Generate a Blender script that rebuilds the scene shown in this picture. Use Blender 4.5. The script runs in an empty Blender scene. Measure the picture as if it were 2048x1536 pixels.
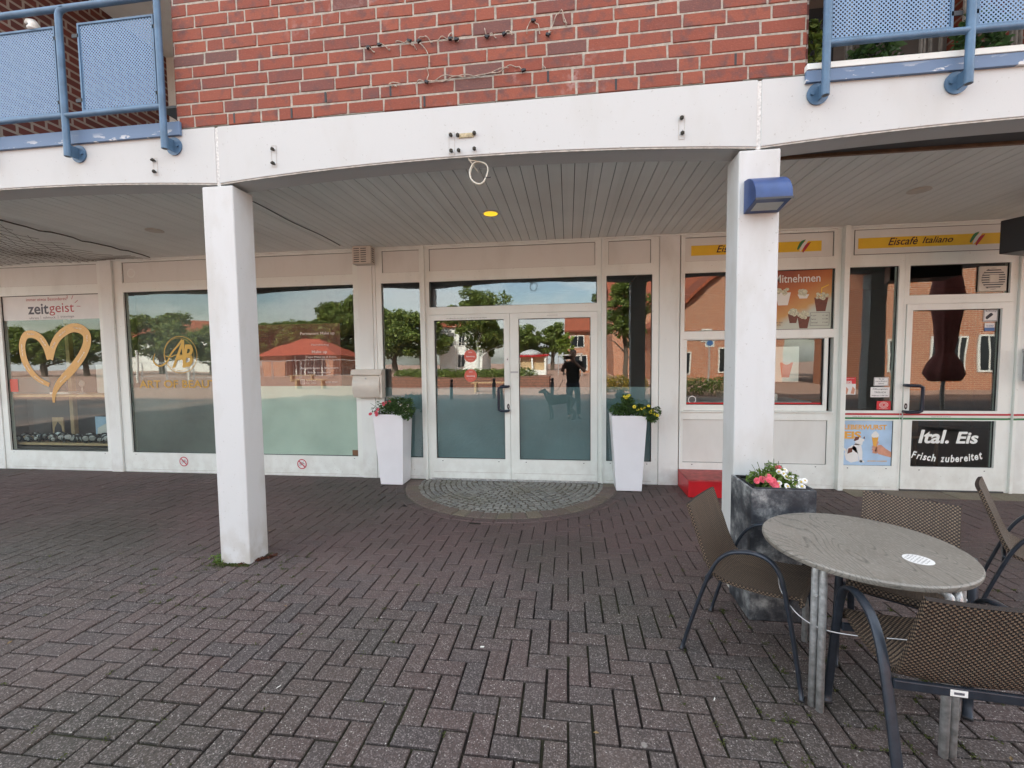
import bpy, bmesh, math, random
import numpy as np
from mathutils import Vector, Matrix
random.seed(7); rng = np.random.default_rng(7)
R = math.radians
scene = bpy.context.scene
col = scene.collection

# ------------------------------------------------------------ camera
cam_d = bpy.data.cameras.new('camera'); cam = bpy.data.objects.new('camera', cam_d); col.objects.link(cam)
cam_d.sensor_width = 36; cam_d.lens = 15.398; cam_d.clip_start = 0.02; cam_d.clip_end = 900
right = Vector((0.9918318, 0.1270719, -0.0110621)); down = Vector((-0.0034793, -0.0597409, -0.9982079)); fwd = Vector((-0.1275051, 0.9900928, -0.0588108))
cam.matrix_world = Matrix.Translation((0, 0, 1.5038)) @ Matrix((right, -down, -fwd)).transposed().to_4x4()
scene.camera = cam
# ------------------------------------------------------------ world, sun, exposure
SUN_EL, SUN_AZ = R(42), R(-14)          # the sun stands behind the building, the arcade lies in its shade
w = bpy.data.worlds.new('World'); scene.world = w; w.use_nodes = True
nt = w.node_tree; nt.nodes.clear()
def wn(t, **k):
    n = nt.nodes.new(t)
    for a, b in k.items(): setattr(n, a, b)
    return n
out = wn('ShaderNodeOutputWorld'); bg = wn('ShaderNodeBackground'); sky = wn('ShaderNodeTexSky')
sky.sky_type = 'NISHITA'; sky.sun_disc = False; sky.sun_elevation = SUN_EL; sky.sun_rotation = SUN_AZ; sky.air_density = 1.2; sky.dust_density = 1.5
tc = wn('ShaderNodeTexCoord'); mp = wn('ShaderNodeMapping'); mp.inputs['Scale'].default_value = (1, 1, 2.6); mp.inputs['Location'].default_value = (3.1, 0.4, 1.0)
no = wn('ShaderNodeTexNoise'); no.inputs['Scale'].default_value = 2.1; no.inputs['Detail'].default_value = 8; no.inputs['Roughness'].default_value = .55
cr = wn('ShaderNodeValToRGB'); cr.color_ramp.elements[0].position = .40; cr.color_ramp.elements[1].position = .56
cc = wn('ShaderNodeValToRGB')
cc.color_ramp.elements[0].position = .42; cc.color_ramp.elements[0].color = (8.8, 8.8, 8.4, 1)
cc.color_ramp.elements[1].position = .72; cc.color_ramp.elements[1].color = (3.1, 3.4, 3.8, 1)
mx = wn('ShaderNodeMix', data_type='RGBA')
L = nt.links.new
L(tc.outputs['Generated'], mp.inputs['Vector']); L(mp.outputs[0], no.inputs['Vector']); L(no.outputs['Fac'], cr.inputs[0]); L(no.outputs['Fac'], cc.inputs[0])
L(cr.outputs[0], mx.inputs['Factor']); L(sky.outputs[0], mx.inputs['A']); L(cc.outputs[0], mx.inputs['B'])
L(mx.outputs['Result'], bg.inputs[0]); bg.inputs[1].default_value = 0.125; L(bg.outputs[0], out.inputs[0])
sd = bpy.data.lights.new('sun', 'SUN'); sd.energy = 5.0; sd.angle = R(.5); sd.color = (1, .93, .82)
so = bpy.data.objects.new('sun', sd); col.objects.link(so)
sdir = Vector((math.sin(SUN_AZ) * math.cos(SUN_EL), math.cos(SUN_AZ) * math.cos(SUN_EL), math.sin(SUN_EL)))
so.rotation_euler = sdir.to_track_quat('Z', 'Y').to_euler()
vs = scene.view_settings; vs.view_transform = 'Standard'; vs.look = 'None'; vs.gamma = 1; vs.exposure = 2.02

# ------------------------------------------------------------ materials
MATS = {}
class NB:
    def __init__(s, name):
        s.m = bpy.data.materials.new(name); s.m.use_nodes = True; s.t = s.m.node_tree; s.t.nodes.clear()
        s.o = s.n('ShaderNodeOutputMaterial'); s.b = s.n('ShaderNodeBsdfPrincipled'); s.l(s.b.outputs[0], s.o.inputs[0])
    def n(s, t, ins=None, **k):
        n = s.t.nodes.new(t)
        for a, b in k.items(): setattr(n, a, b)
        for a, b in (ins or {}).items():
            if hasattr(b, 'is_linked') or isinstance(b, bpy.types.NodeSocket): s.l(b, n.inputs[a])
            else: n.inputs[a].default_value = b
        return n
    def l(s, a, b): s.t.links.new(a, b)
    def obj(s): return s.n('ShaderNodeTexCoord').outputs['Object']
    def uv(s): return s.n('ShaderNodeTexCoord').outputs['UV']
    def noise(s, scale, detail=4, vec=None, rough=.55, map_scale=None):
        v = vec or s.obj()
        if map_scale: v = s.n('ShaderNodeMapping', {'Vector': v, 'Scale': map_scale}).outputs[0]
        return s.n('ShaderNodeTexNoise', {'Vector': v, 'Scale': scale, 'Detail': detail, 'Roughness': rough}).outputs['Fac']
    def ramp(s, fac, stops):
        r = s.n('ShaderNodeValToRGB', {'Fac': fac}); e = r.color_ramp.elements
        while len(e) < len(stops): e.new(.5)
        for i, (p, c) in enumerate(stops):
            e[i].position = p; e[i].color = (c, c, c, 1) if not isinstance(c, tuple) else (*c, 1)
        return r.outputs[0]
    def mix(s, f, a, b, blend='MIX'):
        m = s.n('ShaderNodeMix', data_type='RGBA', blend_type=blend)
        for k, v in (('Factor', f), ('A', a), ('B', b)):
            if isinstance(v, bpy.types.NodeSocket): s.l(v, m.inputs[k])
            else: m.inputs[k].default_value = (*v, 1) if isinstance(v, tuple) else v
        return m.outputs['Result']
    def math(s, op, a, b=None, c=None):
        m = s.n('ShaderNodeMath', operation=op)
        for i, v in enumerate((a, b, c)):
            if v is None: continue
            if isinstance(v, bpy.types.NodeSocket): s.l(v, m.inputs[i])
            else: m.inputs[i].default_value = v
        return m.outputs[0]
    def attr(s, name): return s.n('ShaderNodeAttribute', attribute_name=name)
    def bump(s, h, strength=.3, dist=.01):
        b = s.n('ShaderNodeBump', {'Strength': strength, 'Distance': dist, 'Height': h}); s.l(b.outputs[0], s.b.inputs['Normal'])
    def set(s, **k):
        for a, v in k.items():
            i = s.b.inputs[a.replace('_', ' ')]
            if isinstance(v, bpy.types.NodeSocket): s.l(v, i)
            else: i.default_value = (*v, 1) if isinstance(v, tuple) else v
        return s.m

def plain(name, c, rough=.5, metal=0, var=.12, scale=8, bump=0, bscale=60, spec=.5):
    if name in MATS: return MATS[name]
    b = NB(name); f = b.ramp(b.noise(scale, 5), [(.3, 0), (.7, 1)])
    lo = tuple(x * (1 - var) for x in c); hi = tuple(min(1, x * (1 + var * .5)) for x in c)
    b.set(Base_Color=b.mix(f, lo, hi), Roughness=rough, Metallic=metal)
    b.b.inputs['Specular IOR Level'].default_value = spec
    if bump: b.bump(b.noise(bscale, 4), bump, .004)
    MATS[name] = b.m; return b.m

def painted(name, c, dirt=.35, rough=.45, spots=True, streak=True):
    """white paint with grime: stains have shapes of their own, more of them low down where shoes and splashes reach"""
    b = NB(name); o = b.obj(); z = b.n('ShaderNodeSeparateXYZ', {'Vector': o}).outputs['Z']
    f = b.noise(3.2, 8, map_scale=(1, 1, .45)); g = b.noise(30, 3)
    dirt_col = (.40, .37, .31)
    m1 = b.math('MULTIPLY', b.ramp(f, [(.50, 0), (.72, 1)]), dirt)
    c1 = b.mix(m1, c, dirt_col)
    low = b.math('MULTIPLY', b.ramp(z, [(.0, 1), (.35, 0)]), b.ramp(b.noise(9, 6), [(.40, 0), (.60, 1)]))
    c2 = b.mix(b.math('MULTIPLY', low, dirt), c1, (.33, .29, .23))
    if spots:
        sp = b.ramp(b.noise(55, 2), [(.70, 0), (.74, 1)])
        c2 = b.mix(b.math('MULTIPLY', sp, .45), c2, (.3, .28, .25))
    if streak:
        st = b.ramp(b.noise(7, 6, map_scale=(1.6, 1.6, .22)), [(.56, 0), (.78, 1)])
        c2 = b.mix(b.math('MULTIPLY', st, dirt * .28), c2, (.45, .43, .38))
    b.set(Base_Color=c2, Roughness=rough); b.bump(g, .12, .003); return b.m

M = {}
M['frame'] = painted('white_frame_paint', (.80, .84, .80), .22, .38)
M['panel'] = painted('white_panel', (.72, .735, .70), .2, .42, spots=False)
M['concrete'] = painted('white_painted_concrete', (.55, .56, .555), .2, .7)
M['column'] = painted('white_column_paint', (.60, .61, .61), .5, .65)
M['plaster'] = painted('white_plaster', (.78, .81, .78), .28, .8)
M['soffit'] = painted('soffit_paint', (.76, .77, .73), .3, .7, spots=False)
M['gasket'] = plain('black_gasket', (.012, .012, .013), .5)
M['bead'] = plain('sealant_bead', (.55, .53, .49), .8, var=.35, scale=25)
M['joint'] = plain('rough_joint_render', (.72, .72, .70), .95, var=.3, scale=60, bump=.9, bscale=90)
M['black'] = plain('black_plastic', (.012, .012, .014), .42)
M['darkgrey'] = plain('dark_grey', (.05, .052, .056), .6)
M['navy'] = plain('navy_paint', (.028, .065, .20), .36, var=.35, scale=7)
M['navyh'] = plain('navy_handle', (.008, .016, .035), .3)
M['greyglass'] = plain('milky_lamp_glass', (.42, .45, .43), .35)
M['rail'] = plain('blue_rail_paint', (.085, .165, .27), .42, var=.3, scale=9, bump=.15)
M['steel'] = plain('galvanised_steel', (.52, .53, .53), .42, .45, var=.4, scale=40)
M['screw'] = plain('rusty_bolt', (.05, .045, .035), .7, .3, var=.5, scale=60)
M['cable'] = plain('cream_cable', (.66, .64, .55), .5)
M['rope'] = plain('steel_cable', (.55, .55, .56), .35, .7)
M['red'] = plain('red_lacquer', (.50, .012, .02), .33, var=.25, scale=6, bump=.1)
M['redtop'] = plain('worn_red_top', (.40, .06, .055), .55, var=.45, scale=14)
M['mailbox'] = plain('cream_metal', (.66, .63, .56), .4, var=.08)
M['beige'] = plain('beige_plastic', (.60, .56, .49), .5, var=.1)
M['grey'] = plain('grey_powder_coat', (.45, .46, .47), .45)
M['gold'] = plain('gold_foil', (.50, .31, .06), .38, .35, var=.15)
M['bronze'] = plain('bronze_heart_film', (.60, .35, .12), .42, .35, var=.45, scale=260)
M['whitelet'] = plain('white_vinyl', (.80, .84, .80), .5, var=.03)
M['whitelet2'] = plain('faded_white_vinyl', (.85, .70, .64), .5, var=.05)
M['paper'] = plain('white_paper', (.78, .78, .76), .6, var=.04)
M['ink'] = plain('dark_ink', (.03, .03, .04), .6)
M['inkgrey'] = plain('grey_ink', (.10, .10, .12), .6)
M['inkred'] = plain('red_ink', (.45, .06, .07), .6)
M['inkpurple'] = plain('maroon_ink', (.045, .008, .02), .5)
M['yellow'] = plain('yellow_vinyl', (.82, .53, .025), .45, var=.06)
M['flagred'] = plain('red_vinyl', (.45, .02, .035), .45, var=.08)
M['flaggreen'] = plain('green_vinyl', (.03, .20, .07), .45, var=.08)
M['flagwhite'] = plain('pale_vinyl', (.75, .75, .70), .45, var=.05)
M['orange'] = plain('orange_print', (.78, .40, .07), .55, var=.05)
M['lightblue'] = plain('light_blue_print', (.42, .60, .80), .5, var=.16, scale=5)
M['skinprint'] = plain('skin_print', (.62, .30, .20), .55, var=.15, scale=20)
M['brownprint'] = plain('brown_print', (.16, .05, .03), .55, var=.2, scale=30)
M['coral'] = plain('coral_sticker', (.66, .13, .09), .5, var=.06)
M['signred'] = plain('sign_red', (.50, .03, .06), .5, var=.06)
M['cardred'] = plain('card_red', (.62, .03, .04), .5, var=.06)
M['cardblue'] = plain('card_blue', (.06, .16, .38), .5, var=.06)
M['pinewood'] = plain('pale_wood', (.50, .36, .20), .6, var=.2, scale=12)
M['wood'] = plain('brown_wood', (.20, .10, .05), .6, var=.3, scale=12)
M['maroon'] = plain('maroon_cloth', (.34, .13, .12), .9, var=.3, scale=14)
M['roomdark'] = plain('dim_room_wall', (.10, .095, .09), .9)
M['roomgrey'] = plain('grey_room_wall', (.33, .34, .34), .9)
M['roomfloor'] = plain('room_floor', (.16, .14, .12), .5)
M['curtain'] = plain('grey_blind', (.17, .18, .165), .95, var=.12, scale=3)
M['leaf'] = None
def leafmat(name, a, b_, rough=.55):
    b = NB(name); f = b.attr('rnd').outputs['Fac']
    b.set(Base_Color=b.mix(f, a, b_), Roughness=rough)
    b.b.inputs['Subsurface Weight'].default_value = 0
    tr = b.n('ShaderNodeBsdfTranslucent', {'Color': b.mix(f, tuple(x * 1.3 for x in a), tuple(x * 1.3 for x in b_))})
    ms = b.n('ShaderNodeMixShader', {0: .3}); b.l(b.b.outputs[0], ms.inputs[1]); b.l(tr.outputs[0], ms.inputs[2]); b.l(ms.outputs[0], b.o.inputs[0])
    return b.m
M['leafdark'] = leafmat('pot_leaves', (.025, .06, .016), (.10, .19, .05))
M['leafgreen'] = leafmat('tree_leaves', (.05, .09, .018), (.24, .30, .06))
M['leaflight'] = leafmat('light_tree_leaves', (.14, .22, .03), (.36, .44, .08))
M['leafweed'] = leafmat('weed_leaves', (.06, .12, .02), (.18, .26, .05))
M['moss'] = leafmat('moss', (.035, .045, .01), (.10, .12, .03), .9)
M['mossred'] = leafmat('dry_moss', (.07, .02, .012), (.16, .06, .03), .9)
M['pink'] = plain('pink_petals', (.75, .12, .17), .6, var=.3, scale=120)
M['daisy'] = plain('white_petals', (.85, .85, .82), .6, var=.05)
M['pollen'] = plain('yellow_pollen', (.70, .50, .04), .7)
M['yellowpetal'] = plain('yellow_petals', (.80, .66, .04), .6, var=.2, scale=90)
M['soil'] = plain('potting_soil', (.02, .015, .01), .95, bump=.8)
M['bark'] = plain('bark', (.14, .11, .085), .9, var=.4, scale=14, bump=.6)

def glassmat(name, tint, ior, extra=0.0):
    b = NB(name); b.t.nodes.remove(b.b)
    tr = b.n('ShaderNodeBsdfTransparent', {'Color': (*tint, 1)})
    wob = b.n('ShaderNodeBump', {'Strength': .045, 'Distance': .05, 'Height': b.noise(1.1, 2)})
    gl = b.n('ShaderNodeBsdfGlossy', {'Color': (1, 1, 1, 1), 'Roughness': 0.0, 'Normal': wob.outputs[0]})
    lw = b.n('ShaderNodeLayerWeight', {'Blend': .5})       # Schlick's curve, the same from both sides of the pane
    fac = b.math('ADD', ior, b.math('MULTIPLY', 1.0 - ior, b.math('POWER', lw.outputs['Facing'], 5.0)))
    ms = b.n('ShaderNodeMixShader', {0: fac}); b.l(tr.outputs[0], ms.inputs[1]); b.l(gl.outputs[0], ms.inputs[2]); b.l(ms.outputs[0], b.o.inputs[0])
    return b.m
M['glass'] = glassmat('window_glass', (.90, .94, .92), .068)
M['glassdoor'] = glassmat('coated_door_glass', (.90, .94, .94), .090)
M['film_teal'] = plain('teal_frosted_film', (.19, .28, .285), .9, var=.30, scale=1.1)
M['film_green'] = plain('green_frosted_film', (.66, .75, .68), .9, var=.22, scale=1.2)  # paler tone stands in for the brighter room behind this film
M['film_grey'] = plain('grey_frosted_film', (.21, .225, .21), .9, var=.30, scale=1.3)

def brickmat():
    b = NB('brick_faces'); a = b.attr('rnd').outputs['Fac']; a2 = b.attr('rnd2').outputs['Fac']
    base = b.ramp(a, [(0, (.225, .060, .038)), (.45, (.275, .080, .048)), (.76, (.20, .058, .040)), (.90, (.18, .062, .050)), (1, (.135, .07, .062))])
    n1 = b.noise(14, 6); n2 = b.noise(60, 4, map_scale=(1, 1, 3))
    c = b.mix(b.ramp(n1, [(.50, 0), (.70, 1)]), base, (.13, .06, .055))
    c = b.mix(b.math('MULTIPLY', b.ramp(n2, [(.55, 0), (.75, 1)]), .5), c, (.42, .14, .09))
    ef = b.ramp(b.noise(2.3, 7), [(.60, 0), (.72, 1)])
    ef = b.math('MULTIPLY', b.math('MULTIPLY', ef, b.ramp(b.noise(26, 4), [(.45, 0), (.6, 1)])), .38)
    c = b.mix(ef, c, (.55, .42, .40))
    pit = b.ramp(b.noise(120, 2), [(.72, 0), (.76, 1)]); c = b.mix(b.math('MULTIPLY', pit, .6), c, (.05, .02, .02))
    b.set(Base_Color=c, Roughness=.85); b.bump(b.math('ADD', b.noise(90, 5), b.math('MULTIPLY', n1, .8)), .55, .004); return b.m
M['brick'] = brickmat()
M['mortar'] = plain('mortar', (.42, .385, .33), .95, var=.3, scale=40, bump=.8, bscale=140)
def bricktex(name, c1, c2, mort, sx=.25, sz=.083, ms=.012, vec='xz'):
    b = NB(name); o = b.obj(); s = b.n('ShaderNodeSeparateXYZ', {'Vector': o})
    if vec == 'xz': v = b.n('ShaderNodeCombineXYZ', {0: s.outputs[0], 1: s.outputs[2]}).outputs[0]
    elif vec == 'yz': v = b.n('ShaderNodeCombineXYZ', {0: s.outputs[1], 1: s.outputs[2]}).outputs[0]
    else: v = o
    t = b.n('ShaderNodeTexBrick', {'Vector': v, 'Color1': (*c1, 1), 'Color2': (*c2, 1), 'Mortar': (*mort, 1), 'Scale': 1.0, 'Mortar Size': ms, 'Brick Width': sx, 'Row Height': sz, 'Bias': 0})
    c = b.mix(b.math('MULTIPLY', b.noise(5, 5), .35), t.outputs['Color'], tuple(x * .55 for x in c1))
    b.set(Base_Color=c, Roughness=.9); b.bump(t.outputs['Fac'], -.5, .004); return b.m
M['brickfar'] = bricktex('brick_courses', (.34, .085, .05), (.24, .06, .045), (.36, .32, .27))
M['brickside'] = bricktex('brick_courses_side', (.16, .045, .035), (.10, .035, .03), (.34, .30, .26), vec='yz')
M['brickorange'] = bricktex('orange_brick', (.50, .17, .07), (.40, .12, .055), (.60, .50, .40))
M['roof'] = bricktex('roof_tiles', (.42, .11, .05), (.33, .085, .045), (.18, .05, .03), .22, .16, .03, 'xy')
M['roofred'] = bricktex('red_roof_tiles', (.50, .10, .05), (.42, .085, .045), (.26, .05, .03), .25, .2, .03, 'xy')

def pavemat():
    b = NB('concrete_pavers'); a = b.attr('rnd').outputs['Fac']; o = b.obj()
    base = b.ramp(a, [(0, (.080, .055, .051)), (.35, (.094, .065, .059)), (.7, (.078, .059, .055)), (1, (.064, .053, .052))])
    big = b.noise(.55, 5)
    y = b.n('ShaderNodeSeparateXYZ', {'Vector': o}).outputs['Y']
    back = b.ramp(b.math('ADD', b.math('MULTIPLY', y, .2), b.math('MULTIPLY', b.noise(.9, 3), .25)), [(.62, 0), (.82, 1)])   # redder and with fewer grains towards the shop front
    c = b.mix(b.math('MULTIPLY', back, .75), base, (.122, .076, .071))
    c = b.mix(b.math('MULTIPLY', b.ramp(big, [(.46, 0), (.62, 1)]), .75), c, (.050, .047, .036))
    vo = b.n('ShaderNodeTexVoronoi', {'Vector': o, 'Scale': 210.0}); vo2 = b.n('ShaderNodeTexVoronoi', {'Vector': o, 'Scale': 130.0})
    sc_ = b.n('ShaderNodeSeparateColor', {'Color': vo.outputs['Color']}); sc2 = b.n('ShaderNodeSeparateColor', {'Color': vo2.outputs['Color']})
    gr = b.math('MULTIPLY', b.ramp(sc_.outputs[0], [(.62, 0), (.9, 1)]), b.math('SUBTRACT', 1.0, b.math('MULTIPLY', back, .75)))
    c = b.mix(b.math('MULTIPLY', gr, .5), c, (.30, .26, .25))
    dk = b.ramp(sc_.outputs[1], [(.55, 0), (.9, 1)]); c = b.mix(b.math('MULTIPLY', dk, .6), c, (.022, .018, .018))
    wh = b.math('MULTIPLY', b.ramp(sc2.outputs[2], [(.965, 0), (.975, 1)]), b.ramp(vo2.outputs['Distance'], [(.25, 1), (.4, 0)]))
    c = b.mix(b.math('MULTIPLY', wh, b.math('SUBTRACT', .75, b.math('MULTIPLY', back, .55))), c, (.55, .52, .48))
    for sc_v, th, colr, seed in ((1.7, .030, (.028, .024, .023), .0), (1.1, .016, (.30, .28, .26), 7.3)):
        vg = b.n('ShaderNodeTexVoronoi', {'Vector': b.n('ShaderNodeMapping', {'Vector': o, 'Location': (seed, seed, 0), 'Scale': (1, 1, 0)}).outputs[0], 'Scale': sc_v})
        dd = b.math('ADD', vg.outputs['Distance'], b.math('MULTIPLY', b.math('SUBTRACT', b.noise(40, 2), .5), .02)); c = b.mix(b.math('MULTIPLY', b.ramp(dd, [(th * .7, 1), (th, 0)]), .7), c, colr)
    worn = b.ramp(b.noise(.9, 6, rough=.65), [(.52, 0), (.72, 1)]); c = b.mix(b.math('MULTIPLY', worn, .35), c, (.16, .12, .11))
    b.set(Base_Color=c, Roughness=b.math('ADD', .62, b.math('MULTIPLY', b.noise(3, 3), .25)))
    b.bump(b.math('ADD', b.noise(220, 3), b.math('MULTIPLY', b.noise(25, 3), .5)), .35, .003); return b.m
M['paver'] = pavemat()
def sandmat():
    b = NB('joint_sand'); f = b.noise(2.2, 6); g = b.noise(50, 4)
    c = b.mix(b.ramp(f, [(.47, 0), (.62, 1)]), (.008, .005, .004), (.022, .025, .008))
    c = b.mix(b.ramp(g, [(.5, 0), (.7, 1)]), c, (.03, .022, .015))
    b.set(Base_Color=c, Roughness=1.0); b.bump(g, .8, .006); return b.m
M['sand'] = sandmat()
M['cobble'] = None
def cobmat(name, stops):
    b = NB(name); a = b.attr('rnd').outputs['Fac']; c = b.ramp(a, stops)
    c = b.mix(b.math('MULTIPLY', b.ramp(b.noise(130, 3), [(.55, 0), (.7, 1)]), .5), c, (.42, .41, .36))
    c = b.mix(b.math('MULTIPLY', b.ramp(b.noise(2.5, 4), [(.5, 0), (.65, 1)]), .4), c, (.13, .12, .07))
    b.set(Base_Color=c, Roughness=.75); b.bump(b.noise(70, 4), .7, .008); return b.m
M['cobble'] = cobmat('granite_setts', [(0, (.20, .195, .175)), (.6, (.26, .255, .23)), (1, (.17, .17, .16))])
M['setts'] = cobmat('brown_setts', [(0, (.15, .11, .09)), (.5, (.13, .09, .078)), (1, (.19, .16, .11))])
def plazamat():
    b = NB('plaza_pavers'); o = b.obj()
    t = b.n('ShaderNodeTexBrick', {'Vector': o, 'Color1': (.44, .28, .22, 1), 'Color2': (.37, .235, .18, 1), 'Mortar': (.16, .11, .09, 1), 'Scale': 1.0, 'Mortar Size': .012, 'Brick Width': .42, 'Row Height': .21})
    s = b.n('ShaderNodeSeparateXYZ', {'Vector': o}).outputs['Y']
    near = b.ramp(b.math('ADD', b.math('MULTIPLY', s, .05), .9), [(.60, 0), (.66, 1)])
    c = b.mix(near, t.outputs['Color'], (.085, .082, .085))
    c = b.mix(b.math('MULTIPLY', b.ramp(b.noise(.35, 5), [(.45, 0), (.7, 1)]), .4), c, (.36, .22, .16))
    b.set(Base_Color=c, Roughness=.9); return b.m
M['plaza'] = plazamat()
def perfmat():
    b = NB('perforated_blue_plate'); o = b.obj(); s = b.n('ShaderNodeSeparateXYZ', {'Vector': o}); p = .0165
    def hole(dx, dz):
        fx = b.math('SUBTRACT', b.math('FRACT', b.math('ADD', b.math('DIVIDE', s.outputs[0], p * 1.414), dx + 100)), .5)
        fz = b.math('SUBTRACT', b.math('FRACT', b.math('ADD', b.math('DIVIDE', s.outputs[2], p * 1.414), dz + 100)), .5)
        return b.math('LESS_THAN', b.math('ADD', b.math('MULTIPLY', fx, fx), b.math('MULTIPLY', fz, fz)), .058)
    h = b.math('MAXIMUM', hole(0, 0), hole(.5, .5))
    b.set(Base_Color=b.mix(b.noise(3, 5), (.155, .26, .42), (.195, .31, .47)), Roughness=.4)
    tr = b.n('ShaderNodeBsdfTransparent'); ms = b.n('ShaderNodeMixShader', {0: h}); b.l(b.b.outputs[0], ms.inputs[1]); b.l(tr.outputs[0], ms.inputs[2]); b.l(ms.outputs[0], b.o.inputs[0]); return b.m
M['perf'] = perfmat()
def fascia():
    b = NB('flaking_blue_fascia'); f = b.noise(7, 7, map_scale=(1, 1, 3)); z = b.n('ShaderNodeSeparateXYZ', {'Vector': b.obj()}).outputs['Z']
    low = b.ramp(b.math('SUBTRACT', z, 2.6), [(.49, 1), (.56, 0)])
    b.set(Base_Color=b.mix(b.math('MULTIPLY', b.ramp(f, [(.57, 0), (.60, 1)]), low), (.13, .20, .32), (.75, .74, .72)), Roughness=.55); return b.m
M['fascia'] = fascia()
def boardmat():
    b = NB('ceiling_boards'); x = b.n('ShaderNodeSeparateXYZ', {'Vector': b.obj()}).outputs[0]
    idx = b.math('FLOOR', b.math('DIVIDE', x, .0985)); wn_ = b.n('ShaderNodeTexWhiteNoise', {'W': idx}, noise_dimensions='1D').outputs['Value']
    c = b.mix(wn_, (.78, .80, .76), (.84, .86, .82)); c = b.mix(b.math('MULTIPLY', b.ramp(b.noise(1.2, 4), [(.4, 0), (.7, 1)]), .3), c, (.56, .55, .50))
    b.set(Base_Color=c, Roughness=.55); return b.m
M['board'] = boardmat()
def weave():
    b = NB('woven_sling'); u = b.uv(); sp = b.n('ShaderNodeSeparateXYZ', {'Vector': u})
    ch = b.n('ShaderNodeTexChecker', {'Vector': u, 'Scale': 1.0, 'Color1': (.25, .18, .12, 1), 'Color2': (.009, .005, .004, 1)})
    fx = b.math('ABSOLUTE', b.math('SUBTRACT', b.math('FRACT', sp.outputs[0]), .5)); fy = b.math('ABSOLUTE', b.math('SUBTRACT', b.math('FRACT', sp.outputs[1]), .5))
    edge = b.ramp(b.math('MAXIMUM', fx, fy), [(.36, 1), (.5, 0)])
    col_ = b.mix(b.math('SUBTRACT', 1.0, edge), ch.outputs[0], (.012, .008, .006))
    strk = b.noise(1.0, 3, vec=b.n('ShaderNodeMapping', {'Vector': u, 'Scale': (.9, .03, 1)}).outputs[0])
    col_ = b.mix(b.ramp(strk, [(.35, .45), (.65, 0)]), col_, (.035, .022, .016))
    b.set(Base_Color=col_, Roughness=.55); b.bump(edge, .8, .003); return b.m
M['weave'] = weave()
M['chairframe'] = plain('anthracite_frame', (.032, .040, .054), .36, .35, var=.25, scale=30)
def tabletop():
    b = NB('grey_wood_laminate'); o = b.obj()
    w_ = b.n('ShaderNodeMapping', {'Vector': o, 'Rotation': (0, 0, R(38)), 'Scale': (1, .28, 1)}).outputs[0]
    d = b.n('ShaderNodeTexNoise', {'Vector': w_, 'Scale': 3.2, 'Detail': 1.6})
    ring = b.math('FRACT', b.math('MULTIPLY', d.outputs['Fac'], 52.0))
    ln = b.ramp(ring, [(0, 1), (.18, 0), (.85, 0), (1, 1)])
    fine = b.noise(160, 3, vec=w_)
    c = b.mix(b.noise(5, 4), (.17, .155, .13), (.27, .25, .22)); c = b.mix(b.math('MULTIPLY', ln, .75), c, (.075, .075, .064)); c = b.mix(b.math('MULTIPLY', b.ramp(fine, [(.5, 0), (.7, 1)]), .5), c, (.36, .34, .31))
    b.set(Base_Color=c, Roughness=.42); b.bump(ln, -.1, .001); return b.m
M['tabletop'] = tabletop()
def planter():
    b = NB('mottled_lead_grey'); n1 = b.noise(6, 9, rough=.72); n2 = b.noise(22, 4, map_scale=(1, 1, .5))
    c = b.ramp(n1, [(.40, (.020, .023, .03)), (.49, (.055, .06, .068)), (.56, (.15, .155, .16)), (.64, (.33, .34, .335))])
    c = b.mix(b.math('MULTIPLY', b.ramp(n2, [(.5, 0), (.75, 1)]), .5), c, (.05, .054, .06))
    b.set(Base_Color=c, Roughness=.6); b.bump(n1, .2, .005); return b.m
M['planter'] = planter()
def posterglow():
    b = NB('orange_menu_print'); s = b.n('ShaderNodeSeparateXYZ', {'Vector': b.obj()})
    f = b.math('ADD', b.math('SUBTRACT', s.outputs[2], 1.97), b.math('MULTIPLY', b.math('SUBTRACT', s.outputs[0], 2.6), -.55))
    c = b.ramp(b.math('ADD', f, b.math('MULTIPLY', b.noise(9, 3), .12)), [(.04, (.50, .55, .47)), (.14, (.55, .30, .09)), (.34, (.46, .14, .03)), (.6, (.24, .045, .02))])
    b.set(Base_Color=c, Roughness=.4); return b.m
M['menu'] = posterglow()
M['blossomcup'] = plain('cream_whip', (.62, .62, .45), .6, var=.5, scale=60)
lm = NB('lit_downlight'); lm.t.nodes.remove(lm.b); e_ = lm.n('ShaderNodeEmission', {'Color': (1, .60, .04, 1), 'Strength': .32}); lm.l(e_.outputs[0], lm.o.inputs[0]); M['lit'] = lm.m
M['skin'] = plain('skin', (.42, .22, .15), .55, var=.1)
M['hair'] = plain('dark_hair', (.02, .015, .012), .7)
M['shirt'] = plain('black_cotton', (.012, .012, .013), .9)
M['jeans'] = plain('blue_denim', (.035, .05, .085), .9, var=.3, scale=40)
M['dog'] = plain('dark_fur', (.022, .016, .012), .8, var=.4, scale=20)
M['stone'] = bricktex('rubble_stone', (.34, .15, .10), (.26, .13, .10), (.12, .08, .06), .3, .13, .02)
M['canvas'] = plain('white_canvas', (.75, .75, .74), .9)
M['asphalt'] = plain('asphalt', (.05, .05, .052), .95, bump=.5)
M['windark'] = plain('dark_window', (.02, .025, .03), .08)
M['grass'] = plain('lawn', (.07, .12, .025), .95, var=.5, scale=3)

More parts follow.
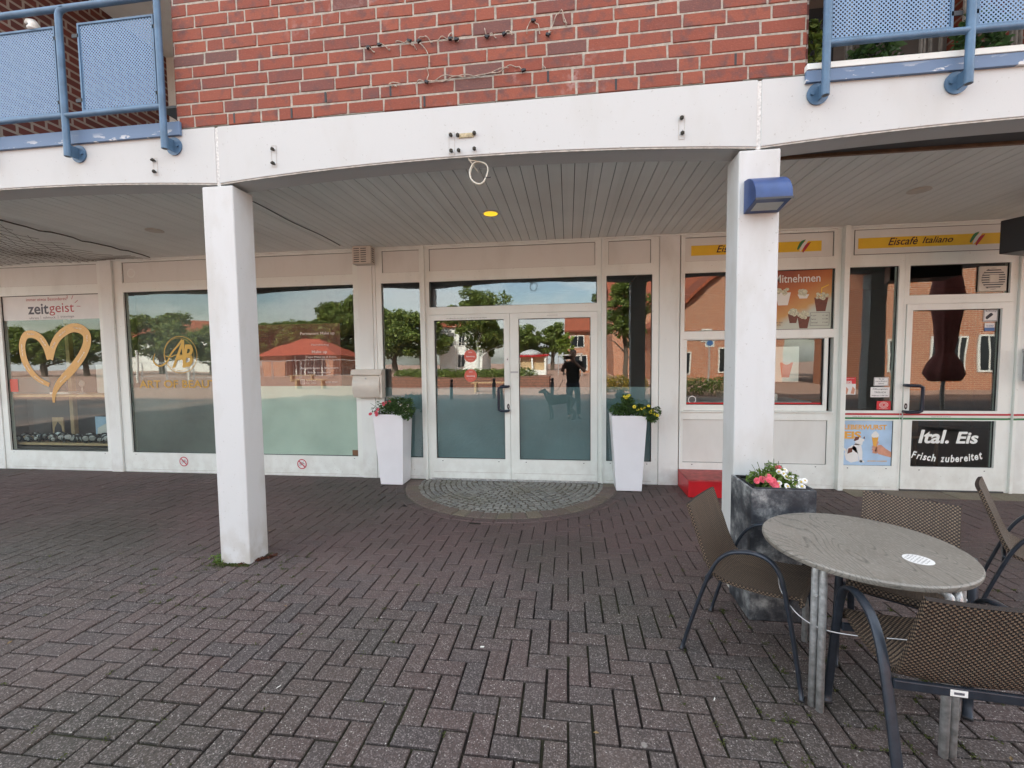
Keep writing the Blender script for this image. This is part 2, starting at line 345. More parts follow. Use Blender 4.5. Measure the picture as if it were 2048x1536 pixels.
# ------------------------------------------------------------ mesh helpers
class MB:
    def __init__(s): s.v = []; s.f = []; s.mi = []; s.cur = 0; s.uvs = {}
    def add(s, vs, fs):
        o = len(s.v); s.v += [tuple(x) for x in vs]
        for f in fs: s.f.append(tuple(i + o for i in f)); s.mi.append(s.cur)
        return s
    def box(s, x0, x1, y0, y1, z0, z1):
        vs = [(x, y, z) for z in (z0, z1) for y in (y0, y1) for x in (x0, x1)]
        return s.add(vs, [(0, 2, 3, 1), (4, 5, 7, 6), (0, 1, 5, 4), (2, 6, 7, 3), (0, 4, 6, 2), (1, 3, 7, 5)])
    def obox(s, c, hx, hy, hz, ax=None, ay=None, az=None):
        ax = Vector(ax or (1, 0, 0)).normalized(); ay = Vector(ay or (0, 1, 0)).normalized(); az = Vector(az) if az else ax.cross(ay)
        c = Vector(c); vs = [c + ax * hx * i + ay * hy * j + az * hz * k for k in (-1, 1) for j in (-1, 1) for i in (-1, 1)]
        return s.add(vs, [(0, 2, 3, 1), (4, 5, 7, 6), (0, 1, 5, 4), (2, 6, 7, 3), (0, 4, 6, 2), (1, 3, 7, 5)])
    def prism(s, pts, d, closed=True):
        """extrude a polygon (list of 3-D points) by vector d"""
        n = len(pts); d = Vector(d); a = [Vector(p) for p in pts]; vs = a + [p + d for p in a]
        fs = [tuple(range(n))[::-1], tuple(range(n, 2 * n))] + [(i, (i + 1) % n, n + (i + 1) % n, n + i) for i in range(n)]
        return s.add(vs, fs)
    def tube(s, pts, r, n=10, closed=False, caps=True, ry=None, up=None):
        """sweep a (possibly flat) round section along a path"""
        P = [Vector(p) for p in pts]; m = len(P); rr = r if isinstance(r, (list, tuple)) else [r] * m
        vs = []; prev = None
        for i in range(m):
            if closed: t = P[(i + 1) % m] - P[i - 1]
            else: t = P[min(i + 1, m - 1)] - P[max(i - 1, 0)]
            t = t.normalized() if t.length > 1e-9 else Vector((0, 0, 1))
            if up is not None: u = Vector(up); u = (u - t * u.dot(t)).normalized()
            elif prev is None:
                u = Vector((0, 0, 1)) if abs(t.z) < .9 else Vector((1, 0, 0)); u = (u - t * u.dot(t)).normalized()
            else: u = (prev - t * prev.dot(t)).normalized()
            prev = u; b = t.cross(u)
            for k in range(n):
                a = 2 * math.pi * k / n; vs.append(P[i] + u * math.cos(a) * rr[i] + b * math.sin(a) * (ry or rr[i]) * (1 if ry is None else 1))
        fs = []
        for i in range(m if closed else m - 1):
            j = (i + 1) % m
            for k in range(n): fs.append((i * n + k, j * n + k, j * n + (k + 1) % n, i * n + (k + 1) % n))
        if caps and not closed: fs += [tuple(range(n)), tuple((m - 1) * n + k for k in range(n))[::-1]]
        return s.add(vs, [f[::-1] for f in fs])
    def lathe(s, prof, n=24, c=(0, 0, 0), cap=True):
        vs = [(c[0] + r * math.cos(2 * math.pi * k / n), c[1] + r * math.sin(2 * math.pi * k / n), c[2] + z) for r, z in prof for k in range(n)]
        m = len(prof); fs = [(i * n + k, i * n + (k + 1) % n, (i + 1) * n + (k + 1) % n, (i + 1) * n + k) for i in range(m - 1) for k in range(n)]
        if cap: fs += [tuple(range(n))[::-1], tuple((m - 1) * n + k for k in range(n))]
        return s.add(vs, fs)
    def disc_y(s, x, z, r, y, n=24, ri=0, rz=None):
        """flat disc or ring in the facade plane, facing the street"""
        rz = rz or r; o = [(x + r * math.cos(2 * math.pi * k / n), y, z + rz * math.sin(2 * math.pi * k / n)) for k in range(n)]
        if not ri: return s.add(o, [tuple(range(n))])
        q = rz / r; i_ = [(x + ri * math.cos(2 * math.pi * k / n), y, z + ri * q * math.sin(2 * math.pi * k / n)) for k in range(n)]
        return s.add(o + i_, [(k, (k + 1) % n, n + (k + 1) % n, n + k) for k in range(n)])
    def poly_y(s, pts, y): return s.add([(x, y, z) for x, z in pts], [tuple(range(len(pts)))])
    def rect_y(s, x0, x1, z0, z1, y): return s.poly_y([(x0, z0), (x1, z0), (x1, z1), (x0, z1)], y)
    def plate(s, x0, x1, z0, z1, y0, y1, holes):
        """a wall or frame plate in the facade plane with rectangular openings"""
        xs = sorted({x0, x1, *[h[0] for h in holes], *[h[1] for h in holes]}); zs = sorted({z0, z1, *[h[2] for h in holes], *[h[3] for h in holes]})
        xs = [x for x in xs if x0 <= x <= x1]; zs = [z for z in zs if z0 <= z <= z1]
        def solid(i, j):
            if not (0 <= i < len(xs) - 1 and 0 <= j < len(zs) - 1): return False
            cx, cz = (xs[i] + xs[i + 1]) / 2, (zs[j] + zs[j + 1]) / 2
            return not any(h[0] < cx < h[1] and h[2] < cz < h[3] for h in holes)
        for i in range(len(xs) - 1):
            for j in range(len(zs) - 1):
                if not solid(i, j): continue
                a, b, c, d = xs[i], xs[i + 1], zs[j], zs[j + 1]
                s.add([(a, y0, c), (b, y0, c), (b, y0, d), (a, y0, d)], [(0, 1, 2, 3)]); s.add([(a, y1, c), (b, y1, c), (b, y1, d), (a, y1, d)], [(3, 2, 1, 0)])
                if not solid(i - 1, j): s.add([(a, y0, c), (a, y0, d), (a, y1, d), (a, y1, c)], [(0, 1, 2, 3)])
                if not solid(i + 1, j): s.add([(b, y0, c), (b, y0, d), (b, y1, d), (b, y1, c)], [(3, 2, 1, 0)])
                if not solid(i, j - 1): s.add([(a, y0, c), (b, y0, c), (b, y1, c), (a, y1, c)], [(3, 2, 1, 0)])
                if not solid(i, j + 1): s.add([(a, y0, d), (b, y0, d), (b, y1, d), (a, y1, d)], [(0, 1, 2, 3)])
        return s
    def build(s, name, mats, parent=None, smooth=False, bevel=0, attrs=None, seg=2):
        me = bpy.data.meshes.new(name); me.from_pydata(s.v, [], s.f); me.update()
        for m in (mats if isinstance(mats, (list, tuple)) else [mats]): me.materials.append(m)
        if any(s.mi): me.polygons.foreach_set('material_index', s.mi)
        if attrs:
            for k, a in attrs.items():
                at = me.attributes.new(k, 'FLOAT', 'FACE'); at.data.foreach_set('value', np.asarray(a, dtype=np.float32))
        o = bpy.data.objects.new(name, me); col.objects.link(o)
        if smooth:
            me.polygons.foreach_set('use_smooth', [True] * len(me.polygons)); me.update()
            if smooth == 'auto': me.set_sharp_from_angle(angle=R(35))
        if bevel:
            b = o.modifiers.new('bevel', 'BEVEL'); b.width = bevel; b.segments = seg; b.limit_method = 'ANGLE'; b.angle_limit = R(40)
        if parent: attach(o, parent)
        return o
LOC = {}
def attach(o, p):
    o.parent = p
    r = p
    while r.parent: r = r.parent
    if p.name in LOC: o.matrix_parent_inverse = Matrix.Translation(-Vector(LOC[p.name]))
def tag(o, label=None, cat=None, group=None, kind=None):
    if label: o['label'] = label
    if cat: o['category'] = cat
    if group: o['group'] = group
    if kind: o['kind'] = kind
    return o
def thing(name, loc, label, cat, group=None):
    """an Empty at the base of a thing; its parts are meshes in world coordinates"""
    o = bpy.data.objects.new(name, None); col.objects.link(o); o.location = loc; o.empty_display_size = .1
    LOC[o.name] = loc; return tag(o, label, cat, group)
def local_thing(name, loc, rz, label, cat, group=None):
    """the same, for things modelled round their own origin"""
    o = bpy.data.objects.new(name, None); col.objects.link(o); o.location = loc; o.rotation_euler = (0, 0, rz); o.empty_display_size = .1
    return tag(o, label, cat, group)
def copy_tree(o, parent=None):
    c = o.copy(); col.objects.link(c)
    if parent: c.parent = parent; c.matrix_parent_inverse = o.matrix_parent_inverse.copy()
    for ch in [x for x in bpy.data.objects if x.parent == o]: copy_tree(ch, c)
    return c
def text_mesh(s, w, h, x, z, y, shear=0, bold=0, rot=0, align='CENTER', extr=0.0, cap=None):
    """lettering in the facade plane, fitted to width w and height h; returns vertices and faces"""
    cu = bpy.data.curves.new('lettering', 'FONT'); cu.body = s; cu.size = 1; cu.shear = shear; cu.offset = bold; cu.resolution_u = 4; cu.extrude = extr; cu.fill_mode = 'FRONT' if not extr else 'BOTH'
    ob = bpy.data.objects.new('lettering', cu); col.objects.link(ob)
    me = bpy.data.meshes.new_from_object(ob.evaluated_get(bpy.context.evaluated_depsgraph_get())); bpy.data.objects.remove(ob); bpy.data.curves.remove(cu)
    V = np.array([v.co[:] for v in me.vertices]) if len(me.vertices) else np.zeros((0, 3)); F = [tuple(p.vertices) for p in me.polygons]; bpy.data.meshes.remove(me)
    if not len(V): return [], []
    mn, mxx = V.min(0), V.max(0); sx = w / max(mxx[0] - mn[0], 1e-6); sz = h / max(mxx[1] - mn[1], 1e-6)
    if h == 0: sz = sx
    X = (V[:, 0] - (mn[0] + mxx[0]) / 2) * sx; Z = (V[:, 1] - (mn[1] + mxx[1]) / 2) * sz
    c, s_ = math.cos(rot), math.sin(rot)
    return [(x + a * c - b * s_, y, z + a * s_ + b * c) for a, b in zip(X, Z)], F
def letter(mb, *a, **k):
    v, f = text_mesh(*a, **k); mb.add(v, f); return mb

# ============================================================ ground
Y0W = 5.25
mb = MB()
for a in [(-110, 110, -110, -3.0), (-110, -10, -3.0, 40), (7.2, 110, -3.0, 40), (-10, 7.2, 5.5, 40)]:
    x0, x1, y0, y1 = a; mb.add([(x0, y0, -.004), (x1, y0, -.004), (x1, y1, -.004), (x0, y1, -.004)], [(0, 1, 2, 3)])
tag(mb.build('plaza_ground', M['plaza']), kind='structure')
mb = MB(); n_ = 60
mb.add([(-10.05, -3.05, -.012), (7.25, -3.05, -.012), (7.25, 5.55, -.012), (-10.05, 5.55, -.012)], [(0, 1, 2, 3)])
tag(mb.build('joint_sand_bed', M['sand']), kind='structure')
# herringbone pavers, 0.1 m lattice
AX, AY, AR = -.70, 5.25, 1.27
mb = MB(); rnd = []
i0, i1, j0, j1 = -100, 72, -32, 52
for j in range(j0, j1):
    for i in range(i0, i1):
        s4 = (i + j) % 4
        if s4 == 2: x0, x1, y1, y0 = -.0056 + .1 * i, -.0056 + .1 * (i + 2), 2.1476 - .1 * j, 2.1476 - .1 * (j + 1)
        elif s4 == 0: x0, x1, y1, y0 = -.0056 + .1 * i, -.0056 + .1 * (i + 1), 2.1476 - .1 * j, 2.1476 - .1 * (j + 2)
        else: continue
        cx, cy = (x0 + x1) / 2, (y0 + y1) / 2
        if cy > 5.30 or math.hypot(cx - AX, cy - AY) < AR + .045: continue
        drop = .006 if math.hypot(cx - AX, cy - AY) < AR + .24 else 0
        if -2.6 < cx < -2.32 and 2.9 < cy < 3.05: continue
        open_ = max(0, min(1, (3.6 - cy) / 1.2)); g = .0018 + .0030 * open_ + random.random() * .0016; h = random.gauss(0, .0014) - drop; tx, ty = random.gauss(0, .006), random.gauss(0, .006); c = .0030
        a = random.gauss(0, .006); ca, sa = math.cos(a), math.sin(a)
        jx, jy = random.gauss(0, .0008), random.gauss(0, .0008)
        def P(x, y, z): dx, dy = x - cx, y - cy; return (cx + dx * ca - dy * sa + jx, cy + dx * sa + dy * ca + jy, z + dx * tx + dy * ty)
        bx0, bx1, by0, by1 = x0 + g, x1 - g, y0 + g, y1 - g
        low = [P(bx0, by0, -.014), P(bx1, by0, -.014), P(bx1, by1, -.014), P(bx0, by1, -.014)]
        mid = [P(bx0, by0, h - c), P(bx1, by0, h - c), P(bx1, by1, h - c), P(bx0, by1, h - c)]
        top = [P(bx0 + c, by0 + c, h), P(bx1 - c, by0 + c, h), P(bx1 - c, by1 - c, h), P(bx0 + c, by1 - c, h)]
        mb.add(low + mid + top, [(8, 9, 10, 11)] + [(4 + k, 4 + (k + 1) % 4, 8 + (k + 1) % 4, 8 + k) for k in range(4)] + [(k, (k + 1) % 4, 4 + (k + 1) % 4, 4 + k) for k in range(4)])
        rnd += [random.random()] * 9
tag(mb.build('pavement', M['paver'], attrs={'rnd': rnd}), kind='structure')
mb = MB(); mb.add([(AX - math.cos(math.pi * k / 40) * 1.3, AY - math.sin(math.pi * k / 40) * 1.3, -.0075) for k in range(41)], [tuple(range(41))[::-1]])
tag(mb.build('sandy_sett_bed', plain('sett_joint_sand', (.14, .125, .10), 1.0, var=.4, scale=30)), kind='structure')
# semicircular apron of setts in front of the doors
def ring(mb, rnd, r0, r1, wd, gap, jit, zj):
    n = max(3, int(math.pi * (r0 + r1) / 2 / wd)); off = random.random() * .5
    for k in range(n):
        a0, a1 = math.pi * (k + off * .3) / n + gap / r1, math.pi * (k + 1 + off * .3) / n - gap / r1
        if a1 > math.pi: a1 = math.pi
        if a1 - a0 < .01: continue
        z = random.gauss(0, zj); tz = random.gauss(0, zj * .8)
        def pt(r, a, z_): return (AX - math.cos(a) * r, AY - math.sin(a) * r, z_)
        q = [(r0 + gap + random.uniform(0, jit), a0 + random.uniform(0, jit) / r1), (r0 + gap + random.uniform(0, jit), a1 - random.uniform(0, jit) / r1), (r1 - gap - random.uniform(0, jit), a1 - random.uniform(0, jit) / r1), (r1 - gap - random.uniform(0, jit), a0 + random.uniform(0, jit) / r1)]
        mr, ma = (r0 + r1) / 2, (a0 + a1) / 2
        lo = [pt(r, a, -.02) for r, a in q]; mi_ = [pt(r, a, z - .006) for r, a in q]; tp = [pt(mr + (r - mr) * .82, ma + (a - ma) * .84, z + tz * (1 if r > mr else -1)) for r, a in q]
        mb.add(lo + mi_ + tp, [(8, 11, 10, 9)] + [(4 + k2, 8 + k2, 8 + (k2 + 1) % 4, 4 + (k2 + 1) % 4) for k2 in range(4)] + [(k2, 4 + k2, 4 + (k2 + 1) % 4, (k2 + 1) % 4) for k2 in range(4)])
        rnd += [random.random()] * 9
mb = MB(); rnd = []; r = .03
while r < 1.08:
    ring(mb, rnd, r, r + .064, .070, .002, .013, .0030); r += .064
tag(mb.build('granite_sett_apron', M['cobble'], attrs={'rnd': rnd}), kind='structure')
mb = MB(); rnd = []; ring(mb, rnd, 1.085, 1.265, .14, .003, .006, .0015)
tag(mb.build('brown_sett_border', M['setts'], attrs={'rnd': rnd}), kind='structure')
mb = MB(); rnd = []; ring(mb, rnd, 1.272, 1.375, .2, .0025, .003, .001)
tag(mb.build('paver_border', M['paver'], attrs={'rnd': rnd}), kind='structure')
# threshold strip of flags in front of the cafe door
mb = MB(); rnd = []
x = 3.0
for k in range(9):
    mb.box(x + .002, x + .198, 4.98, 5.245, -.01, .0035 + random.gauss(0, .001)); rnd += [random.random() * .3 + .7] * 6; x += .2
tag(mb.build('mossy_threshold_flags', M['planterflag'] if 'planterflag' in M else M['setts'], attrs={'rnd': rnd}), kind='structure')

# ============================================================ the building
B = thing('building', (0, Y0W, 0), 'long brick building with white arched arcade, shop windows and blue balconies', 'building')
def part(mb, name, m, parent=None, **k): return mb.build(name, m, parent or B, **k)
G0, GT = .268, 2.448
PY = 5.25
# ---- columns
COLX = [(-6.19, -5.95), (-2.578, -2.340), (1.031, 1.268), (4.64, 4.88)]
for x0, x1 in COLX:
    m = MB().box(x0, x1, 2.883, 3.087, -.01, 2.742); part(m, 'column', M['column'], bevel=.009, seg=3)
# ---- arched beams, one per bay
def beam(xa, xb, zs=2.757, zc=2.828):
    mb = MB(); n = 32; xm = (xa + xb) / 2; hw = (xb - xa) / 2
    zz = lambda x: zc - (zc - zs) * abs((x - xm) / hw) ** 2.0
    xs = [xa + .012 + (xb - xa - .024) * i / n for i in range(n + 1)]
    f = [(x, 2.88, zz(x)) for x in xs] + [(xs[-1], 2.88, 3.145), (xs[0], 2.88, 3.145)]
    mb.prism(f, (0, .205, 0)); o = part(mb, 'arched_beam', [M['concrete'], M['soffit']], bevel=.003)
    for p in o.data.polygons:
        if p.normal.z < -.5: p.material_index = 1
    bd = MB(); bd.prism([(x, 2.886, zz(x) - .009) for x in xs] + [(x, 2.886, zz(x) + .001) for x in reversed(xs)], (0, .014, 0))
    bd.build('edge_bead', M['bead'], o)
    return o
for xa, xb in [(-9.65, -6.045), (-6.045, -2.443), (-2.443, 1.140), (1.140, 4.745), (4.745, 8.3)]: beam(xa, xb)
for x in (-6.045, -2.443, 1.140, 4.745):
    m = MB().box(x - .0125, x + .0125, 2.886, 3.08, 2.742, 3.140); part(m, 'beam_joint', M['joint'])
# ---- facade above: brick bay with modelled bricks, course 83 mm
def brickwall(x0, x1, z0, nrow, y, name='brick_wall', top=None):
    mb = MB(); r1 = []; r2 = []; H = .0838; vents = []
    for k in range(nrow):
        z = z0 + k * H; x = x0 - .25 * random.random(); c = 0; pat = random.choice([0, 1, 2])
        while x < x1 - .01:
            ln = .242 if (c + pat) % 3 else random.choice([.242, .117])
            a, b = max(x, x0), min(x + ln, x1)
            if b - a > .02:
                d = max(-.003, min(.002, random.gauss(0, .0015))); e = [random.gauss(0, .0013) for _ in range(8)]
                za, zb = z + random.gauss(0, .001), z + H - .0125 + random.gauss(0, .001)
                q = [(a + e[0], za + e[1]), (b + e[2], za + e[3]), (b + e[4], zb + e[5]), (a + e[6], zb + e[7])]; cx_, cz_ = (a + b) / 2, (za + zb) / 2
                fr = [(cx_ + (u - cx_) * (1 - .003 / (b - a) * 2), y + d, cz_ + (v - cz_) * .94) for u, v in q]; ed = [(u, y + .004 + d, v) for u, v in q]; bk = [(u, y + .03, v) for u, v in q]
                mb.add(fr + ed + bk, [(0, 1, 2, 3)] + [(4 + i, 4 + (i + 1) % 4, (i + 1) % 4, i) for i in range(4)] + [(8 + i, 8 + (i + 1) % 4, 4 + (i + 1) % 4, 4 + i) for i in range(4)])
                v = random.random() ** 1.25; r1 += [v] * 9; r2 += [random.random()] * 9
            x += ln + .0115; c += 1
    o = part(mb, name, M['brick'], attrs={'rnd': r1, 'rnd2': r2})
    return o
bw = brickwall(-2.745, 1.395, 3.157, 11, 2.884)
MB().box(-2.742, 1.392, 2.8882, 5.58, 3.156, 4.085).build('mortar_bed', M['mortar'], bw)
# open weep joints in the lowest two courses
for x, k in [(-2.3, 0), (-1.87, 0), (-1.62, 1), (-1.16, 1), (-.93, 0), (-.35, 0), (-.12, 1), (.30, 0), (.52, 1), (1.0, 1)]:
    MB().box(x - .0065, x + .0065, 2.8825, 2.887, 3.160 + k * .0838, 3.226 + k * .0838).build('weep_joint', M['black'], bw)
part(MB().box(-14, 14, 2.80, 10.1, 9.301, 9.5), 'added_roof_slab', M['roomdark'])  # slab out of view, added to keep sun from leaking into the hollow building
part(MB().box(-14, 14, 10.12, 10.3, -.05, 9.3), 'added_rear_wall', M['brickfar'])  # unseen wall added to stop sun entering the gaps between the rooms
part(MB().box(-14, -9.62, 5.26, 10.1, 0, 3.15), 'added_end_wall', M['plaster'])  # unseen end blocks, added to close the ground floor against the sun
part(MB().box(8.22, 14, 5.26, 10.1, 0, 3.15), 'added_end_wall', M['plaster'])
part(MB().box(-9.6, 8.2, 3.086, 3.4, 3.141, 3.155), 'slab_edge', M['roomdark'])
up = MB().box(-2.745, 1.395, 2.884, 5.58, 4.0865, 9.3)
part(up, 'upper_bay_wall', M['brickfar'])
bx = MB()
bx.box(-14, -5.32, 2.89, 9.9, 3.155, 9.3); part(bx, 'left_upper_wall', M['brickfar'])
bx = MB().box(4.05, 14, 2.89, 9.9, 3.155, 9.3); part(bx, 'right_upper_wall', M['brickfar'])
bx = MB().box(-5.3, 4.03, 5.6, 9.9, 3.155, 9.3); part(bx, 'back_upper_wall', M['brickfar'])
for a, b in ((-5.3, -2.76), (1.41, 4.03)): part(MB().box(a, b, 2.9, 5.58, 5.55, 5.75), 'balcony_ceiling', M['soffit'])
for a, b in ((-5.318, -5.302), (-2.76, -2.747), (1.397, 1.41)): part(MB().box(a, b, 2.9, 5.58, 3.2, 5.55), 'balcony_side_wall', M['brickside'])
bk = MB().box(-5.3, -2.76, 5.45, 5.58, 3.2, 5.55); part(bk, 'balcony_back_wall', M['plaster'])
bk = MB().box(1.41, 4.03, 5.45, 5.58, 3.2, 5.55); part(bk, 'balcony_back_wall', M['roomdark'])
for a, b in ((-4.6, -3.9), (1.9, 2.9)): part(MB().box(a, b, 5.43, 5.447, 3.3, 5.3), 'balcony_window', M['windark'])
# balcony slabs and fascia
sb = MB().box(-5.3, -2.76, 2.93, 5.58, 3.148, 3.175); part(sb, 'balcony_slab', M['soffit'])
sb = MB().box(1.41, 4.03, 2.93, 5.58, 3.148, 3.175); part(sb, 'balcony_slab', M['soffit'])
fs = MB().box(-5.3, -2.705, 2.858, 2.878, 3.100, 3.192); part(fs, 'blue_fascia', M['fascia'], bevel=.002)
fs = MB().box(1.385, 4.05, 2.858, 2.878, 3.093, 3.160); part(fs, 'blue_fascia', M['fascia'], bevel=.002)
fc = MB().box(1.387, 4.05, 2.852, 2.93, 3.162, 3.196); part(fc, 'stone_coping', M['plaster'], bevel=.003)
# ---- ceiling of boards
mb = MB(); x = -9.6
while x < 8.2:
    y0 = 3.42 if x > 1.14 else 3.09
    z = 2.884 + random.gauss(0, .0007)
    mb.box(x + .002, x + .0955, y0, 5.245, z, z + .012); x += .0985
part(mb, 'ceiling_boards', M['board'], bevel=.0015, seg=1)
mb = MB().box(-9.6, 8.2, 3.09, 5.3, 2.906, 2.93); part(mb, 'ceiling_deck', M['roomdark'])
mb = MB().box(1.15, 8.2, 3.395, 3.42, 2.886, 3.14); part(mb, 'ceiling_riser', M['wood'])
mb = MB().box(1.15, 8.2, 3.087, 3.395, 3.10, 3.14); part(mb, 'ceiling_void', M['soffit'])

# ---- shop front: frames, panes, panels
def fix(o, x, z, y, r=.008):
    return MB().disc_y(x, z, r, y, 10, rz=r * .6).build('drain_slot', M['darkgrey'], o)
def pane(x0, x1, z0, z1, parent, y=5.283, m=None, name='pane'):
    o = MB().box(x0 - .004, x1 + .004, y, y + .006, z0 - .004, z1 + .004).build(name, m or M['glass'], parent)
    g = MB().plate(x0 - .003, x1 + .003, z0 - .003, z1 + .003, y - .012, y - .002, [(x0 + .006, x1 - .006, z0 + .006, z1 - .006)]).build('gasket', M['gasket'], parent)
    return o
def panel(x0, x1, z0, z1, parent, y=5.268, name='panel'):
    o = MB().box(x0, x1, y, y + .02, z0, z1).build(name, M['panel'], parent)
    MB().plate(x0 - .001, x1 + .001, z0 - .001, z1 + .001, y - .003, y - .0005, [(x0 + .004, x1 - .004, z0 + .004, z1 - .004)]).build('seal', M['gasket'], parent)
    return o
def frame(name, x0, x1, holes, z0=.0, z1=2.872, y=PY, d=.07, m=None):
    return MB().plate(x0, x1, z0, z1, y, y + d, holes).build(name, m or M['frame'], B, bevel=.0035)
TP = (2.575, 2.842)
def kick(o, x0, x1, n=2):
    MB().box(x0, x1, 5.2475, 5.2495, .035, .038).build('kick_line', M['bead'], o)
    for x in ([x0 + .05, x1 - .05] if n == 2 else [x0 + .05]): fix(o, x, .243, 5.2485)
# far left window, mostly out of frame
wl = frame('shop_window', -9.6, -8.16, [(-9.5, -8.24, G0, GT), (-9.5, -8.24, *TP)]); pane(-9.5, -8.24, G0, GT, wl); panel(-9.5, -8.24, *TP, wl)
# watch shop window
wa = frame('shop_window', -8.02, -6.262, [(-7.93, -6.335, G0, GT), (-7.93, -6.335, *TP)]); pane(-7.93, -6.335, G0, GT, wa); panel(-7.93, -6.335, *TP, wa); kick(wa, -7.93, -6.335)
# beauty salon window, dim half
wb = frame('shop_window', -6.078, -4.33, [(-5.95, -4.43, G0, GT), (-5.95, -4.43, *TP)]); pane(-5.95, -4.43, G0, GT, wb); pb_ = panel(-5.95, -4.43, *TP, wb); kick(wb, -5.95, -4.43)
MB().disc_y(-5.82, 2.70, .062, 5.264, 28, ri=.045).build('vent_rim', M['frame'], wb); MB().disc_y(-5.82, 2.70, .045, 5.2655, 24).build('vent_cover', M['soffit'], wb)
# beauty salon window, green half
wc_ = frame('shop_window', -4.328, -2.605, [(-4.24, -2.672, G0, GT), (-4.24, -2.672, *TP)]); pane(-4.24, -2.672, G0, GT, wc_); panel(-4.24, -2.672, *TP, wc_); kick(wc_, -4.24, -2.672)
# entrance: sidelight, double door, sidelight
wd = frame('side_window', -2.372, -1.772, [(-2.305, -1.808, G0, GT), (-2.285, -1.808, *TP)]); pane(-2.305, -1.808, G0, GT, wd, m=M['glassdoor']); panel(-2.285, -1.808, *TP, wd); kick(wd, -2.305, -1.808, 1)
we = frame('entrance_frame', -1.735, .385, [(-1.69, .336, 2.137, GT), (-1.683, .315, *TP), (-1.703, .345, -.01, 2.045)]); pane(-1.69, .336, 2.137, GT, we, m=M['glassdoor'], name='transom_pane'); panel(-1.683, .315, *TP, we)
wf = frame('side_window', .405, 1.036, [(.443, .962, G0, GT), (.467, .944, *TP)]); pane(.443, .962, G0, GT, wf, m=M['glassdoor']); panel(.467, .944, *TP, wf); kick(wf, .443, .962)
def post(x0, x1, y0=5.215, z1=2.884, name='mullion'): return part(MB().box(x0, x1, y0, 5.30, 0, z1), name, M['frame'], bevel=.004)
post(-1.771, -1.736); post(.386, .404, 5.225); post(2.953, 3.006, 5.19)
# pilasters between the shop fronts
for x0, x1, y0 in [(-8.158, -8.022, 5.235), (-6.258, -6.082, 5.222), (-2.603, -2.415, 5.236), (-2.412, -2.374, 5.243), (1.040, 1.262, 5.238)]:
    part(MB().box(x0, x1, y0, 5.32, 0, 2.883), 'pilaster', M['plaster'], bevel=.003)
part(MB().box(4.69, 8.2, 5.236, 5.4, 0, 2.883), 'cafe_side_wall', M['plaster'], bevel=.003)
# ceiling trim along the top of the shop front
part(MB().box(-9.6, 4.685, 5.228, 5.2485, 2.868, 2.883), 'ceiling_trim', M['frame'])
# sheathing gap below / door threshold
part(MB().box(-1.70, .342, 5.243, 5.30, -.005, .018), 'threshold', M['steel'])
# double door leaves
def leaf_door(x0, x1, gx0, gx1, name='door_leaf'):
    o = MB().plate(x0, x1, .022, 2.040, 5.236, 5.296, [(gx0, gx1, G0, 1.974)]).build(name, M['frame'], B, bevel=.004)
    pane(gx0, gx1, G0, 1.974, o, y=5.274, m=M['glassdoor']); MB().box(x0 + .03, x1 - .03, 5.2335, 5.2355, .10, .103).build('kick_line', M['bead'], o)
    for x in (gx0 + .08, gx1 - .08): fix(o, x, .24, 5.2345)
    return o
dl = leaf_door(-1.700, -.699, -1.632, -.766); dr = leaf_door(-.695, .342, -.590, .261)
def handle(parent, x, z0, z1, back, y=5.236, out=.075):
    """bow handle: grip offset sideways by `back` from its fixings"""
    pts = [(x, y, z1), (x, y - out * .8, z1)]; k = 5
    for i in range(k + 1):
        a = math.pi / 2 * i / k; pts.append((x + back * (.35 + .65 * math.sin(a)), y - out, z1 - .03 * (1 - math.cos(a)) - .0))
    pts = [(x, y, z1), (x, y - out + .02, z1), (x + back * .18, y - out, z1), (x + back * .75, y - out, z1 - .003), (x + back * .95, y - out, z1 - .015), (x + back, y - out, z1 - .04), (x + back, y - out, z0 + .04), (x + back * .95, y - out, z0 + .015), (x + back * .75, y - out, z0 + .003), (x + back * .18, y - out, z0), (x, y - out + .02, z0), (x, y, z0)]
    return MB().tube(pts, .0165, 12).build('handle', M['navyh'], parent, smooth=True)
handle(dl, -.716, .872, 1.165, -.112)
def lock(parent, x, z, y=5.234):
    o = MB(); o.disc_y(x, z, .016, y, 16, rz=.034); ob = o.build('lock', M['black'], parent); MB().disc_y(x, z, .006, y - .002, 10, rz=.014).build('cylinder_key', M['steel'], ob); return ob
lock(dl, -.722, .920)
o = MB().rect_y(-.742, -.712, 1.455, 1.515, 5.2345).build('peep_plate', M['paper'], dl); MB().disc_y(-.727, 1.49, .006, 5.2335, 10, rz=.01).build('peep_hole', M['ink'], o)
MB().rect_y(-.695 + .004, -.60, 1.325, 1.345, 5.2345).build('door_plate', M['grey'], dr)
sp = MB(); letter(sp, 'so öffnen Sie uns bitte weit geöffnete Tür für Gäste', .50, .012, -1.22, 1.995, 5.2345); sp.build('door_note', M['ink'], dl)
MB().rect_y(-.25, -.12, 2.004, 2.009, 5.2345).build('door_mark', M['grey'], dr)

